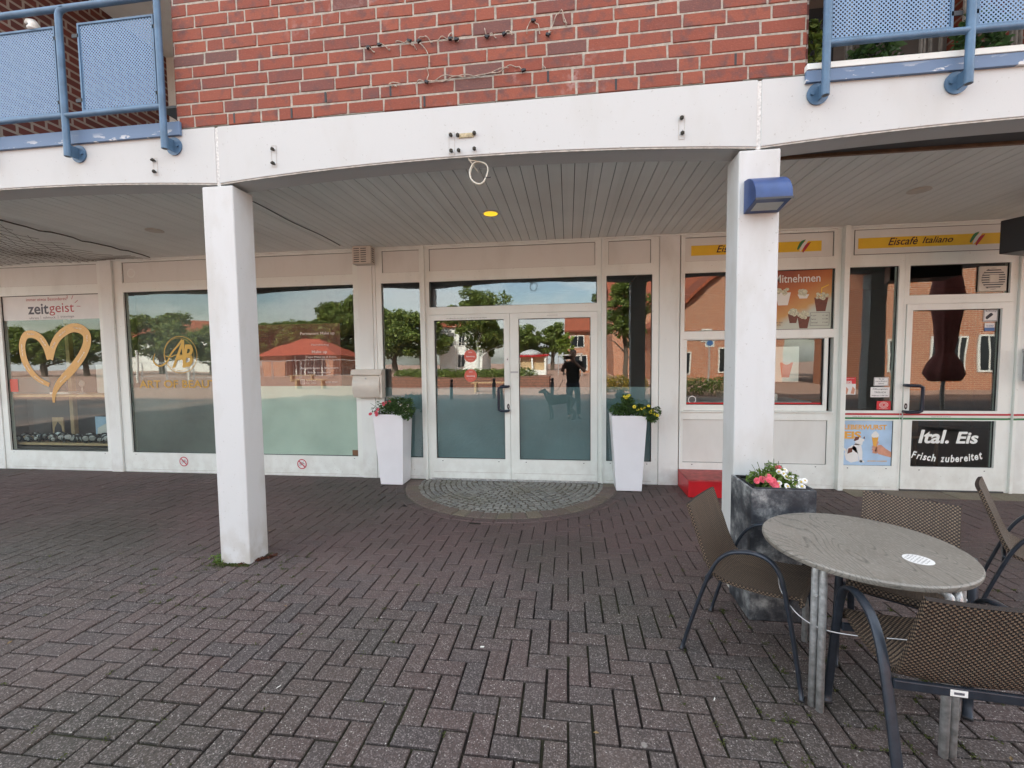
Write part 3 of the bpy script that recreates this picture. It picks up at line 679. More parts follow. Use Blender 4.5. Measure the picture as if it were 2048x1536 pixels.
# ---- cafe front
wg = frame('serving_window', 1.275, 2.952, [(1.32, 2.897, 1.787, 2.445), (1.32, 2.875, *TP), (1.315, 2.902, .875, 1.694), (1.315, 2.862, .272, .773)])
pane(1.32, 2.897, 1.787, 2.445, wg); panel(1.32, 2.875, *TP, wg, name='fascia_panel'); panel(1.315, 2.862, .272, .773, wg, name='lower_panel')
sa = MB().plate(1.318, 2.852, .878, 1.692, 5.262, 5.30, [(1.352, 2.815, .943, 1.686)]).build('sliding_sash', M['frame'], wg, bevel=.003); pane(1.352, 2.815, .943, 1.686, sa, y=5.292)
MB().rect_y(1.36, 2.81, .948, .968, 5.2895).build('red_strip', M['red'], sa)
MB().box(1.30, 2.905, 5.225, 5.262, .862, .874).build('sill', M['frame'], wg)
for x in (1.42, 2.75): fix(wg, x, .248, 5.2485)
MB().box(1.30, 2.93, 5.2475, 5.2495, .04, .043).build('kick_line', M['bead'], wg)
wh = frame('cafe_window', 3.009, 3.583, [(3.022, 3.528, .885, GT), (3.01 + .012, 3.528, .272, .774)]); pane(3.022, 3.528, .885, GT, wh); kick(wh, 3.03, 3.52)
wj_ = frame('cafe_door_frame', 3.585, 4.652, [(3.632, 4.582, 2.128, 2.446), (3.605, 4.618, -.01, 2.036)]); pane(3.632, 4.582, 2.128, 2.446, wj_, name='transom_pane')
pf = MB().plate(3.07, 4.60, 2.575, 2.842, 5.2445, 5.2485, [(3.075, 4.595, 2.580, 2.837)]).build('fascia_seal', M['gasket'], wj_)
MB().box(3.075, 4.595, 5.2455, 5.2488, 2.580, 2.837).build('fascia_panel', M['panel'], wj_)
part(MB().box(4.654, 4.686, 5.225, 5.30, 0, 2.866), 'mullion', M['frame'], bevel=.004)
cd = MB().plate(3.609, 4.614, .022, 2.032, 5.238, 5.296, [(3.667, 4.512, .885, 1.968), (3.702, 4.507, G0 + .004, .779)]).build('cafe_door', M['frame'], B, bevel=.004)
pane(3.667, 4.512, .885, 1.968, cd, y=5.274); pane(3.702, 4.507, .272, .779, cd, y=5.274)
handle(cd, 3.612, .878, 1.165, .128, y=5.238); lock(cd, 3.632, .935, 5.236)
for x in (3.79, 4.42): fix(cd, x, .238, 5.2365)
MB().box(3.609, 4.614, 5.2385, 5.25, .004, .018).build('door_sweep', M['darkgrey'], cd)
# tricolour stripe over window, door and wall
def stripes(x0, x1, y, parent):
    MB().rect_y(x0, x1, .836, .857, y).build('red_stripe', M['flagred'], parent); MB().rect_y(x0, x1, .813, .834, y).build('white_stripe', M['flagwhite'], parent); MB().rect_y(x0, x1, .790, .811, y).build('green_stripe', M['flaggreen'], parent)
stripes(3.010, 3.582, 5.2485, wh); stripes(3.586, 3.606, 5.2485, wj_); stripes(3.610, 4.613, 5.2365, cd); stripes(4.616, 4.651, 5.2485, wj_); stripes(4.655, 4.685, 5.2235, wj_)
MB().rect_y(4.692, 8.0, .836, .857, 5.2345).build('red_stripe', M['flagred'], B); MB().rect_y(4.692, 8.0, .813, .834, 5.2345).build('white_stripe', M['flagwhite'], B); MB().rect_y(4.692, 8.0, .790, .811, 5.2345).build('green_stripe', M['flaggreen'], B)
o = MB(); letter(o, 'Lassen Sie sich verwöhnen', .19, .012, 3.21, .8235, 5.2478); letter(o, 'Lassen Sie sich verwöhnen', .19, .012, 3.98, .8235, 5.2358); o.build('stripe_lettering', M['inkgrey'], wh)
# yellow name bands
def brushflag(x, z, s, y, parent):
    for k, (m, dx) in enumerate((('flaggreen', -.33), ('flagwhite', -.02), ('flagred', .30))):
        a = []; b = []
        for i in range(9):
            t = i / 8; cx = x + s * (dx - .45 + t * .95); cz = z + s * (-.62 + 1.25 * t - .22 * math.sin(math.pi * t) * 0 + .20 * math.sin(math.pi * t)) - s * .36 * (k - 1) * 0
            cz -= s * .30 * (k - 1) * .6; wdt = s * .17 * (math.sin(math.pi * min(1, t * .9 + .12))) + .002
            a.append((cx - wdt * .7, cz + wdt * .75)); b.append((cx + wdt * .7, cz - wdt * .75))
        mb = MB()
        for i in range(8): mb.poly_y([b[i], b[i + 1], a[i + 1], a[i]], y - k * .0004)
        mb.build('flag_stroke', M[m], parent)
for bx0, bx1, tx0, tx1, fx, par, y in [(1.387, 2.755, 1.66, 2.285, 2.575, wg, 5.2665), (3.108, 4.58, 3.400, 4.022, 4.248, wj_, 5.2435)]:
    bnd = MB().rect_y(bx0, bx1, 2.640, 2.752, y).build('yellow_band', M['yellow'], par)
    t = MB(); letter(t, 'Eiscafè', (tx1 - tx0) * .46, .080, tx0 + (tx1 - tx0) * .23, 2.705, y - .0012, shear=.35, bold=.012); letter(t, 'Italiano', (tx1 - tx0) * .47, .066, tx0 + (tx1 - tx0) * .765, 2.706, y - .0012, shear=.35, bold=.010)
    t.build('lettering', M['inkpurple'], bnd); brushflag(fx, 2.700, .085, y - .0015, bnd)

# ============================================================ film, lettering and posters on the glass
YF = 5.2815
def film(x0, x1, z0, z1, m, parent, y=5.292, name='frosted_film'): return MB().rect_y(x0, x1, z0, z1, y).build(name, m, parent)
film(-5.945, -4.435, .272, 1.16, M['film_grey'], wb); film(-4.235, -2.676, .272, 1.172, M['film_green'], wc_)
film(-2.30, -1.812, .272, 1.150, M['film_teal'], wd); film(-1.628, -.770, .272, 1.150, M['film_teal'], dl, 5.283); film(-.586, .257, .272, 1.150, M['film_teal'], dr, 5.283); film(.447, .958, .272, 1.150, M['film_teal'], wf)
# watch shop: banner and heart
bn = MB().rect_y(-7.935, -6.330, 2.110, 2.452, YF).build('shop_banner', M['paper'], wa)
t = MB(); letter(t, 'zeit', .34, .145, -7.345, 2.262, YF - .001, bold=.02); t.build('banner_lettering', M['inkgrey'], bn)
t = MB(); letter(t, 'geist', .40, .165, -6.965, 2.250, YF - .001); letter(t, 'immer etwas Besonderes!', .66, .042, -7.20, 2.395, YF - .001); t.build('banner_lettering', M['inkred'], bn)
t = MB(); letter(t, 'uhren', .15, .030, -7.42, 2.140, YF - .001); letter(t, 'schmuck', .20, .032, -7.17, 2.143, YF - .001); letter(t, 'trauringe', .22, .034, -6.88, 2.146, YF - .001)
for x in (-7.31, -7.03): t.rect_y(x - .002, x + .002, 2.12, 2.17, YF - .001)
t.build('banner_lettering', M['inkgrey'], bn)
t = MB()
for x, z, a in [(-6.86, 2.425, 1.65), (-6.78, 2.41, 1.05), (-6.72, 2.35, .62), (-6.69, 2.285, -.05)]:
    dx, dz = math.cos(a) * .030, math.sin(a) * .030; nx, nz = -math.sin(a) * .0035, math.cos(a) * .0035
    t.poly_y([(x - dx - nx, z - dz - nz), (x + dx - nx, z + dz - nz), (x + dx + nx, z + dz + nz), (x - dx + nx, z - dz + nz)], YF - .001)
t.build('banner_rays', M['inkred'], bn)
H = [(-7.202, .950), (-7.183, 1.075), (-7.085, 1.227), (-6.862, 1.421), (-6.686, 1.614), (-6.600, 1.773), (-6.602, 1.905), (-6.712, 1.982), (-6.861, 1.980), (-7.039, 1.880), (-7.150, 1.733), (-7.212, 1.560)]
H2 = [(-7.212, 1.560), (-7.262, 1.735), (-7.352, 1.860), (-7.475, 1.915), (-7.590, 1.893), (-7.655, 1.757), (-7.636, 1.559), (-7.545, 1.394), (-7.417, 1.277), (-7.255, 1.200)]
def smooth_path(P, n=6):
    out_ = []
    for i in range(len(P) - 1):
        p0, p1, p2, p3 = [Vector(P[max(0, min(len(P) - 1, i + k))]) for k in (-1, 0, 1, 2)]
        for s in range(n):
            t_ = s / n; out_.append(.5 * ((2 * p1) + (-p0 + p2) * t_ + (2 * p0 - 5 * p1 + 4 * p2 - p3) * t_ ** 2 + (-p0 + 3 * p1 - 3 * p2 + p3) * t_ ** 3))
    out_.append(Vector(P[-1])); return out_
def ribbon(mb, P, w0, w1, w2, y):
    S = smooth_path(P); m = len(S); a = []; b = []
    for i, p in enumerate(S):
        t_ = (S[min(i + 1, m - 1)] - S[max(i - 1, 0)]).normalized(); nn = Vector((-t_.y, t_.x)); u = i / (m - 1)
        w_ = (w0 + (w1 - w0) * min(1, u * 4)) if u < .5 else (w2 + (w1 - w2) * min(1, (1 - u) * 3)); a.append(p + nn * w_); b.append(p - nn * w_)
    for i in range(m - 1): mb.poly_y([b[i][:], b[i + 1][:], a[i + 1][:], a[i][:]], y)
    return S
hb = MB(); S1 = ribbon(hb, H, .016, .062, .050, YF); S2 = ribbon(hb, H2, .052, .052, .028, YF - .0002); ho = hb.build('heart_decal', M['bronze'], wa)
t = MB()
def onpath(t, s, S, u, w_, h_=.022, flip=False):
    i = int(u * (len(S) - 1)); d = (S[min(i + 2, len(S) - 1)] - S[max(i - 2, 0)]).normalized(); a = math.atan2(d.y, d.x)
    if math.cos(a) < 0: a += math.pi
    letter(t, s, w_, h_, S[i].x, S[i].y, YF - .0015, shear=.2, rot=a)
for s, S, u, w_ in [('eins sind...', S1, .22, .15), ('Zwei Herzen die', S1, .36, .19), ('Sag ja', S1, .50, .09), ('Ich liebe Dich', S1, .66, .13), ('mein Glück', S1, .79, .13), ('Du bist', S1, .90, .10), ('Du und ich', S2, .17, .13), ('Ewig Dein', S2, .36, .12), ('Willst Du mich', S2, .60, .17), ('heiraten', S2, .75, .10), ('Glück ist Liebe', S2, .89, .17)]: onpath(t, s, S, u, w_)
t.build('heart_lettering', M['whitelet'], ho)
cs = MB().rect_y(-7.905, -7.775, 1.104, 1.285, YF); cs.build('brown_window_card', M['coral'], wa)
# salon lettering
em = MB(); em.disc_y(-5.165, 1.60, .250, YF, 48, ri=.243); em.disc_y(-5.185, 1.605, .222, YF, 48, ri=.218)
ribbon(em, [(-5.55, 1.62), (-5.58, 1.52), (-5.50, 1.45), (-5.38, 1.50), (-5.30, 1.62), (-5.18, 1.74), (-5.13, 1.80)], .004, .011, .012, YF)
ribbon(em, [(-5.42, 1.60), (-5.33, 1.57), (-5.22, 1.60), (-5.10, 1.59)], .002, .006, .002, YF)
letter(em, 'A', .20, .37, -5.20, 1.61, YF - .0005, shear=.45, bold=.015); letter(em, 'B', .17, .30, -5.06, 1.585, YF - .001, shear=.30, bold=.03); em.build('salon_emblem', M['gold'], wb)
t = MB(); letter(t, 'ART OF BEAUTY', 1.275, .105, -5.18, 1.205, YF, bold=.015); t.build('salon_lettering', M['gold'], wb)
M['posterdark'] = plain('dark_red_poster', (.20, .038, .022), .45, var=.15, scale=3)
po = MB().rect_y(-4.235, -2.885, 1.172, 1.975, 5.2925).build('treatment_poster', M['posterdark'], wc_)
t = MB(); letter(t, 'Permanent Make up', .47, .045, -3.19, 1.845, YF, bold=.01); letter(t, 'Make up', .21, .048, -3.17, 1.608, YF, bold=.01)
letter(t, 'Tages Make up & Event', .42, .030, -3.15, 1.545, YF); letter(t, 'Microblading', .24, .030, -3.16, 1.700, YF); letter(t, 'Augenbrauen & Wimpern', .52, .038, -3.18, 1.402, YF, bold=.008); letter(t, 'färben und zupfen', .32, .028, -3.18, 1.345, YF)
letter(t, 'Termine unter', .14, .018, -3.30, 1.243, YF); letter(t, 'oder online', .14, .018, -3.30, 1.213, YF); letter(t, '01782 89567', .17, .022, -3.02, 1.222, YF)
t.plate(-3.447, -3.387, 1.197, 1.257, YF, YF + .0005, [(-3.441, -3.393, 1.203, 1.251)]); t.disc_y(-3.417, 1.227, .014, YF, 16, ri=.010); t.disc_y(-3.401, 1.243, .003, YF, 8); t.build('treatment_lettering', M['whitelet2'], wc_)
MB().rect_y(-2.765, -2.676, .274, .345, YF).build('corner_card', M['wood'], wc_)
# award stickers on the door
for z in (1.537, 1.297):
    s_ = MB().disc_y(-1.190, z, .078, 5.2725, 32).build('award_sticker', M['coral'], dl)
    t = MB(); letter(t, '2024' if z > 1.4 else '2023', .045, .014, -1.190, z + .045, 5.2718); letter(t, 'Salonkönig', .105, .022, -1.190, z - .008, 5.2718, bold=.02); letter(t, '* * * * *', .06, .008, -1.190, z - .042, 5.2718); t.build('award_lettering', M['paper'], s_)
# no-bicycle roundels on the base panels
for x in (-5.170, -3.451):
    par = wb if x < -5 else wc_
    s_ = MB().disc_y(x, .155, .062, 5.2485, 32).build('no_bicycle_sign', M['paper'], par)
    r_ = MB().disc_y(x, .155, .066, 5.2475, 32, ri=.054)
    d = .040; r_.poly_y([(x - d - .006, .155 + d - .004), (x - d + .004, .155 + d + .006), (x + d + .006, .155 - d + .004), (x + d - .004, .155 - d - .006)], 5.2470); r_.build('red_ring_and_bar', M['signred'], s_)
    k_ = MB().disc_y(x - .026, .148, .019, 5.2478, 18, ri=.0155); k_.disc_y(x + .026, .148, .019, 5.2478, 18, ri=.0155)
    for a, b in [((-.026, .148), (-.010, .174)), ((-.010, .174), (.016, .174)), ((.016, .174), (.026, .148)), ((-.010, .174), (.002, .150)), ((.002, .150), (.016, .174)), ((-.026, .148), (.002, .150)), ((.014, .186), (.026, .186)), ((.018, .186), (.016, .174)), ((-.016, .182), (-.006, .182))]:
        p, q = Vector(a), Vector(b); nn = (q - p).normalized(); nn = Vector((-nn.y, nn.x)) * .0018
        k_.poly_y([(x + p.x - nn.x, p.y - nn.y), (x + q.x - nn.x, q.y - nn.y), (x + q.x + nn.x, q.y + nn.y), (x + p.x + nn.x, p.y + nn.y)], 5.2478)
    k_.build('bicycle_mark', M['ink'], s_)

# menu poster behind the upper serving pane
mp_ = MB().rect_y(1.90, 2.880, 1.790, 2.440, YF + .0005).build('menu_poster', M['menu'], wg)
t = MB(); letter(t, 'Zum Mitnehmen', .72, .088, 2.40, 2.352, YF - .003, bold=.01); t.build('menu_title', M['flagwhite'], mp_)
def cup(x, z, w_, h_, y=YF, straw=False, nm='brownprint'):
    MB().poly_y([(x - w_ * .32, z), (x + w_ * .32, z), (x + w_ * .5, z + h_), (x - w_ * .5, z + h_)], y).build('cup_print', M[nm], mp_)
    b = MB()
    for k in range(16):
        a = random.random() * 6.28; r_ = random.random() ** .5; b.disc_y(x + math.cos(a) * r_ * w_ * .42, z + h_ + .018 + math.sin(a) * r_ * .030, .014 + .010 * random.random(), y - .0006 - k * .00004, 9)
    b.build('cream_print', M['blossomcup'], mp_)
    if straw: MB().poly_y([(x - .004, z + h_), (x + .004, z + h_), (x + .006, z + h_ + .10), (x + .075, z + h_ + .135), (x + .073, z + h_ + .142), (x - .002, z + h_ + .108)], y - .001).build('straw_print', M['yellow'], mp_)
cup(2.775, 1.985, .145, .150, straw=True); cup(2.60, 1.80, .13, .13); cup(2.49, 1.86, .11, .10); cup(2.38, 2.06, .16, .14, nm='flagwhite'); cup(2.59, 2.13, .12, .045, nm='flagwhite'); cup(2.18, 1.98, .16, .15); cup(2.05, 1.86, .13, .12)
bx = MB().plate(2.665, 2.862, 1.828, 1.972, YF - .003, YF - .0026, [(2.668, 2.859, 1.831, 1.969)]); letter(bx, 'Kugel', .05, .014, 2.70, 1.938, YF - .003); letter(bx, '€ 1,80', .055, .016, 2.82, 1.938, YF - .003); letter(bx, 'Sahne', .05, .014, 2.70, 1.900, YF - .003); letter(bx, '€ 0,80', .055, .016, 2.82, 1.900, YF - .003); letter(bx, 'Streusel', .065, .014, 2.71, 1.862, YF - .003); letter(bx, '€ 0,60', .055, .016, 2.82, 1.862, YF - .003)
letter(bx, 'Becher klein', .10, .016, 2.33, 1.87, YF - .003); letter(bx, '€ 4,50', .06, .016, 2.33, 1.84, YF - .003); bx.build('price_print', M['ink'], mp_)
# liver sausage ice poster
lp = MB().rect_y(3.024, 3.526, .273, .772, 5.262).build('dog_ice_poster', M['lightblue'], wh)
MB().plate(3.020, 3.530, .270, .775, 5.258, 5.270, [(3.024, 3.524, .274, .771)]).build('poster_edge', M['gasket'], lp)
t = MB(); letter(t, 'LEBERWURST', .430, .056, 3.255, .700, 5.2608, bold=.035); letter(t, 'EIS', .170, .085, 3.130, .610, 5.2608, bold=.045); letter(t, 'LECKERE HUNDEEIS', .20, .016, 3.385, .322, 5.2608, bold=.01); t.build('poster_lettering', M['orange'], lp)
d_ = MB()      # seated terrier, flat print
for pts in [[(3.07, .33), (3.12, .30), (3.20, .32), (3.19, .40), (3.17, .47), (3.13, .50), (3.08, .46), (3.05, .40)], [(3.12, .46), (3.19, .40), (3.21, .31), (3.235, .30), (3.235, .42), (3.22, .50), (3.16, .52)], [(3.15, .50), (3.23, .50), (3.235, .54), (3.25, .545), (3.245, .565), (3.20, .585), (3.16, .565)], [(3.20, .305), (3.26, .305), (3.25, .325), (3.21, .33)], [(3.06, .42), (3.035, .46), (3.05, .465), (3.08, .44)]]: d_.poly_y(pts, 5.2606)
d_.build('dog_print', M['paper'], lp)
for pts in [[(3.08, .40), (3.13, .42), (3.13, .47), (3.09, .46)], [(3.14, .55), (3.16, .59), (3.20, .595), (3.19, .56), (3.155, .545)], [(3.235, .575), (3.25, .60), (3.255, .57)]]: MB().poly_y(pts, 5.2600).build('dog_patch_print', M['brownprint'], lp)
h2 = MB()
for pts in [[(3.355, .44), (3.40, .40), (3.524, .365), (3.524, .425), (3.47, .46), (3.42, .505), (3.385, .50)], [(3.325, .475), (3.375, .455), (3.385, .475), (3.34, .497)], [(3.325, .445), (3.37, .428), (3.38, .447), (3.335, .468)], [(3.332, .415), (3.375, .403), (3.385, .42), (3.34, .440)], [(3.385, .50), (3.395, .54), (3.378, .545), (3.37, .50)]]: h2.poly_y(pts, 5.2604)
h2.build('hand_print', M['skinprint'], lp)
MB().poly_y([(3.350, .44), (3.372, .44), (3.392, .60), (3.322, .60)], 5.2608).build('cone_print', M['orange'], lp)
b = MB(); [b.disc_y(3.357 + dx, .610 + dz, r_, 5.2605 - .0002 * i, 16) for i, (dx, dz, r_) in enumerate([(-.012, 0, .027), (.012, .002, .027), (0, .018, .025), (.002, .032, .014)])]; b.build('ice_print', M['paper'], lp)
# door lettering
t = MB()
for s_ in (('Ital.', .300, .150, 3.945, .600), ('Eis', .215, .130, 4.270, .592)): letter(MB(), *s_, YF - .009, shear=.18, bold=.03).build('door_lettering', M['whitelet'], cd)
t = MB()
if 0: letter(t, 'Ital.', .300, .150, 3.945, .600, YF - .009, shear=.18, bold=.03); letter(t, 'Eis', .215, .130, 4.270, .592, YF - .009, shear=.18, bold=.03)
for i, (s, wd_) in enumerate((('F', .05), ('r', .04), ('i', .02), ('s', .042), ('c', .042), ('h', .05), (' ', .04), ('z', .045), ('u', .05), ('b', .048), ('e', .044), ('r', .04), ('e', .044), ('i', .022), ('t', .034), ('e', .044), ('t', .034))):
    if i == 0: xx = 3.735
    u = (xx + wd_ / 2 - 4.085) / .35; zz = .348 + .045 * u * u
    if not s.strip(): t.build('door_lettering', M['whitelet'], cd); t = MB()
    if s.strip():
        tall = s in 'Fhbit'; letter(t, s, wd_ * .86, .080 if tall else .056, xx + wd_ / 2, zz + (.012 if tall else 0), YF - .009, shear=.15, bold=.03, rot=.26 * u)
    xx += wd_ * 1.0
t.build('door_lettering', M['whitelet'], cd)
# stickers in the cafe window and door
def card(name, x0, x1, z0, z1, m, par, y=YF, lines=(), lm='ink', border=None):
    o = MB().rect_y(x0, x1, z0, z1, y).build(name, M[m], par); t = MB()
    for s, w_, h_, dx, dz in lines: letter(t, s, w_, h_, (x0 + x1) / 2 + dx, z0 + (z1 - z0) * dz, y - .0008, bold=.01)
    if border: t.plate(x0 + .004, x1 - .004, z0 + .004, z1 - .004, y - .0008, y - .0004, [(x0 + .008, x1 - .008, z0 + .008, z1 - .008)])
    if lines or border: t.build('card_lettering', M[lm], o)
    return o
c1 = card('ice_card', 3.030, 3.155, 1.060, 1.250, 'paper', wh); MB().rect_y(3.030, 3.155, 1.178, 1.250, YF - .0006).build('card_head', M['cardred'], c1)
t = MB(); letter(t, 'EIS', .080, .034, 3.075, 1.195, YF - .0012, bold=.03); letter(t, 'hausgemacht', .10, .013, 3.088, 1.237, YF - .0012); t.build('card_lettering', M['paper'], c1)
t = MB(); [t.poly_y([(x, 1.07), (x + .035, 1.065), (x + .045, 1.12), (x + .018, 1.15)], YF - .0007) for x in (3.036, 3.105)]; t.build('hands_print', M['skinprint'], c1)
card('opening_note', 3.336, 3.484, 1.155, 1.250, 'paper', wh, lines=[('Eis zu', .05, .014, 0, .8), ('unserem Mitnehmen', .115, .013, 0, .55), ('Sahne!', .055, .013, 0, .28)], lm='inkgrey', border=1)
card('opening_hours_card', 3.306, 3.497, 1.030, 1.142, 'paper', wh, lines=[('Öffnungszeit', .150, .022, 0, .80), ('TÄGLICH', .115, .022, 0, .50), ('10:00 bis 21:00 Uhr', .165, .014, 0, .17)])
c1 = card('alarm_card', 3.373, 3.513, .892, .988, 'cardred', wh, y=YF - .001); t = MB()
for r_ in (.020, .032, .044): t.disc_y(3.443, .945, r_, YF - .002, 20, ri=r_ - .004, rz=r_ * .8)
letter(t, 'Alarmgesichert', .09, .010, 3.443, .903, YF - .002); t.build('card_lettering', M['flagwhite'], c1)
c1 = card('warning_card', 4.366, 4.500, 1.834, 1.960, 'paper', cd, y=5.2725, lines=[('Achtung!', .105, .020, 0, .86), ('Videoüberwachung', .11, .008, 0, .09)], lm='inkgrey', border=1)
MB().poly_y([(4.385, 1.868), (4.40, 1.858), (4.455, 1.905), (4.445, 1.925), (4.428, 1.925), (4.385, 1.885)], 5.2715).build('camera_mark', M['ink'], c1)
c1 = card('payment_card', 4.381, 4.475, 1.735, 1.822, 'paper', cd, y=5.2725, lines=[('TA-NORD', .07, .016, 0, .62)], lm='cardblue'); MB().rect_y(4.381, 4.475, 1.735, 1.772, 5.2718).build('card_foot', M['cardblue'], c1)
MB().disc_y(1.425, 1.00, .045, 5.2905, 20, ri=.036).build('round_window_sticker', M['paper'], wg)
# fan in the transom over the cafe door
fo = MB().box(4.298, 4.562, 5.262, 5.283, 2.148, 2.415).build('fan_plate', M['beige'], wj_, bevel=.014, seg=3)
fr_ = MB().disc_y(4.432, 2.282, .112, 5.2612, 32); fr_.build('fan_recess', M['darkgrey'], fo)
sl_ = MB()
for k in range(9):
    z = 2.282 - .10 + k * .025; hw = math.sqrt(max(0, .112 ** 2 - (z - 2.282) ** 2)); sl_.box(4.432 - hw, 4.432 + hw, 5.254, 5.2605, z - .0065, z + .0065)
sl_.box(4.392, 4.472, 5.250, 5.2600, 2.245, 2.320); sl_.build('fan_slats', M['beige'], fo)

# ============================================================ rooms behind the glass
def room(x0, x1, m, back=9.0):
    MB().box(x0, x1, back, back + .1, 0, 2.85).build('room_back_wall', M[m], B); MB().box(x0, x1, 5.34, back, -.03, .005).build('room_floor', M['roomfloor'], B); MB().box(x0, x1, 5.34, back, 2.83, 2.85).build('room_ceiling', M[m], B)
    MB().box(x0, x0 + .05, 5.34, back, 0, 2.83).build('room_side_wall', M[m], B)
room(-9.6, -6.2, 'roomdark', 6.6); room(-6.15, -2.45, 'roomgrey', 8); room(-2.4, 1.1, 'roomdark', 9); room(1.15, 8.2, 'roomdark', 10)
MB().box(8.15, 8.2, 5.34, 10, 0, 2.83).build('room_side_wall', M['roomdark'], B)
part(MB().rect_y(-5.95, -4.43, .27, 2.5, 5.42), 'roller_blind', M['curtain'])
# ============================================================ watch shop display
ds = thing('display_shelf', (-7.1, 5.45, 0), 'pale wood display shelves with back panel inside the watch shop window', 'display shelf')
for z in (.325, 1.02): MB().box(-8.35, -6.42, 5.36, 5.80, z, z + .035).build('shelf', M['pinewood'], ds, bevel=.003)
MB().box(-7.50, -7.44, 5.70, 5.76, .36, 2.4).build('upright', M['pinewood'], ds); MB().box(-8.35, -6.42, 5.84, 5.86, .1, 1.02).build('back_panel', M['darkgrey'], ds); MB().box(-8.35, -6.42, 5.36, 5.84, 0, .30).build('plinth', M['roomdark'], ds)
def topple(name, label, cat, group=None): return dict(label=label, cat=cat, group=group)
def small(mb, name, m, label, cat, group=None, **k): return tag(mb.build(name, m, **k), label, cat, group)
# watch on a C-shaped cuff, then copies
def watch():
    mb = MB(); mb.tube([(math.cos(a) * .030, 0, .032 + math.sin(a) * .030) for a in np.linspace(-.9, 4.0, 14)], .007, 6, ry=.011, up=(0, 1, 0)); o = mb.build('watch', M['black'], None, smooth=True)
    d = MB(); d.lathe([(0.019, 0), (.021, .002), (.021, .006), (.018, .008)], 18, (0, 0, 0)); dd = d.build('watch_dial', M['steel'], None, smooth=True); dd.rotation_euler = (R(90), 0, 0); dd.location = (0, -.012, .045); dd.parent = o
    return o
w0 = watch(); k = 0
for row, (y, zz) in enumerate([(5.40, .360), (5.47, .360), (5.55, .360)]):
    for i in range(22):
        x = -8.02 + i * .075 + random.uniform(-.02, .02)
        if -7.62 < x < -7.45 and row == 0: continue
        o = w0 if k == 0 else copy_tree(w0); k += 1
        o.location = (x, y + random.uniform(-.02, .02), zz); o.rotation_euler = (random.uniform(-.3, .3), random.uniform(-.4, .4), random.uniform(-.8, .8)); sc_ = random.uniform(1.2, 1.9); o.scale = (sc_,) * 3
        tag(o, 'dark wrist watch with round silver dial on the lower shop window shelf', 'watch', 'watches on the lower display shelf')
def frame_card(x0, x1, z0, y, h, label, m, name='picture_card', pm=None):
    o = MB().box(x0, x1, y, y + .012, z0, z0 + h).build(name, M[m], None, bevel=.002); tag(o, label, 'picture card')
    if pm: MB().poly_y([(x0 + .02, z0 + .02), (x1 - .02, z0 + .02), (x1 - .04, z0 + h * .6), ((x0 + x1) / 2, z0 + h * .8), (x0 + .04, z0 + h * .5)], y - .001).build('picture_print', M[pm], o)
    return o
frame_card(-7.80, -7.60, .362, 5.68, .32, 'cream picture card with dark figure standing behind the watches', 'pinewood', pm='ink')
frame_card(-7.02, -6.50, .362, 5.66, .34, 'wide pale blue picture card behind the watches at the right of the shelf', 'lightblue', pm='paper')
frame_card(-6.90, -6.60, 1.058, 5.62, .42, 'tall white display card with grey script on the upper shelf', 'paper', pm='flagwhite')
frame_card(-8.05, -7.85, .362, 5.70, .28, 'dark picture card at the left end of the lower shelf', 'darkgrey')
o = MB().box(-8.20, -7.55, 5.50, 5.72, 1.057, 1.30); small(o, 'gift_box', plain('teal_card', (.04, .20, .26), .6), 'large teal gift box on the upper shop window shelf', 'box', bevel=.004)
o = MB().box(-7.45, -7.12, 5.42, 5.58, 1.057, 1.085); small(o, 'book', M['paper'], 'flat white booklet lying on the upper shelf near the heart tip', 'booklet', bevel=.003)
o = MB(); o.lathe([(.05, 0), (.05, .008), (.008, .02), (.008, .10), (.03, .12), (.035, .15), (.02, .19), (.0, .20)], 16, (-7.0, 5.5, 1.056)); small(o, 'jewellery_stand', M['grey'], 'small silver jewellery bust on the upper shelf', 'jewellery stand', smooth='auto')
o = MB().tube([(-7.93 + .035 * i, 5.42, .42) for i in range(5)], .025, 12); small(o, 'bracelet_roll', M['pinewood'], 'pale bracelet roll at the left end of the lower shelf', 'bracelet roll', smooth='auto')

# ============================================================ inside the cafe
ct = thing('counter', (2.1, 5.7, 0), 'white ice cream counter standing behind the serving window', 'counter')
MB().box(1.35, 2.75, 5.45, 6.05, 0, .93).build('counter_body', M['plaster'], ct, bevel=.006); MB().box(1.33, 2.78, 5.42, 6.08, .931, .965).build('counter_top', M['grey'], ct, bevel=.006); MB().box(1.9, 2.45, 5.50, 5.95, .966, 1.05).build('ice_tray', M['steel'], ct, bevel=.01)
o = MB().rect_y(2.34, 2.60, 1.20, 1.60, 5.36); o = small(o, 'ice_poster', M['panel'], 'pink ice cream poster hanging behind the lower serving pane', 'poster')
MB().poly_y([(2.42, 1.25), (2.50, 1.25), (2.54, 1.42), (2.40, 1.42)], 5.358).build('cone_print', M['coral'], o); MB().disc_y(2.47, 1.45, .055, 5.357, 16).build('ice_print', M['paper'], o)
tb = thing('cafe_table', (3.9, 6.4, 0), 'small square wooden table inside the cafe', 'table'); MB().box(3.6, 4.2, 6.1, 6.7, .71, .74).build('top', M['wood'], tb, bevel=.004); MB().box(3.87, 3.93, 6.37, 6.43, 0, .71).build('leg', M['black'], tb)
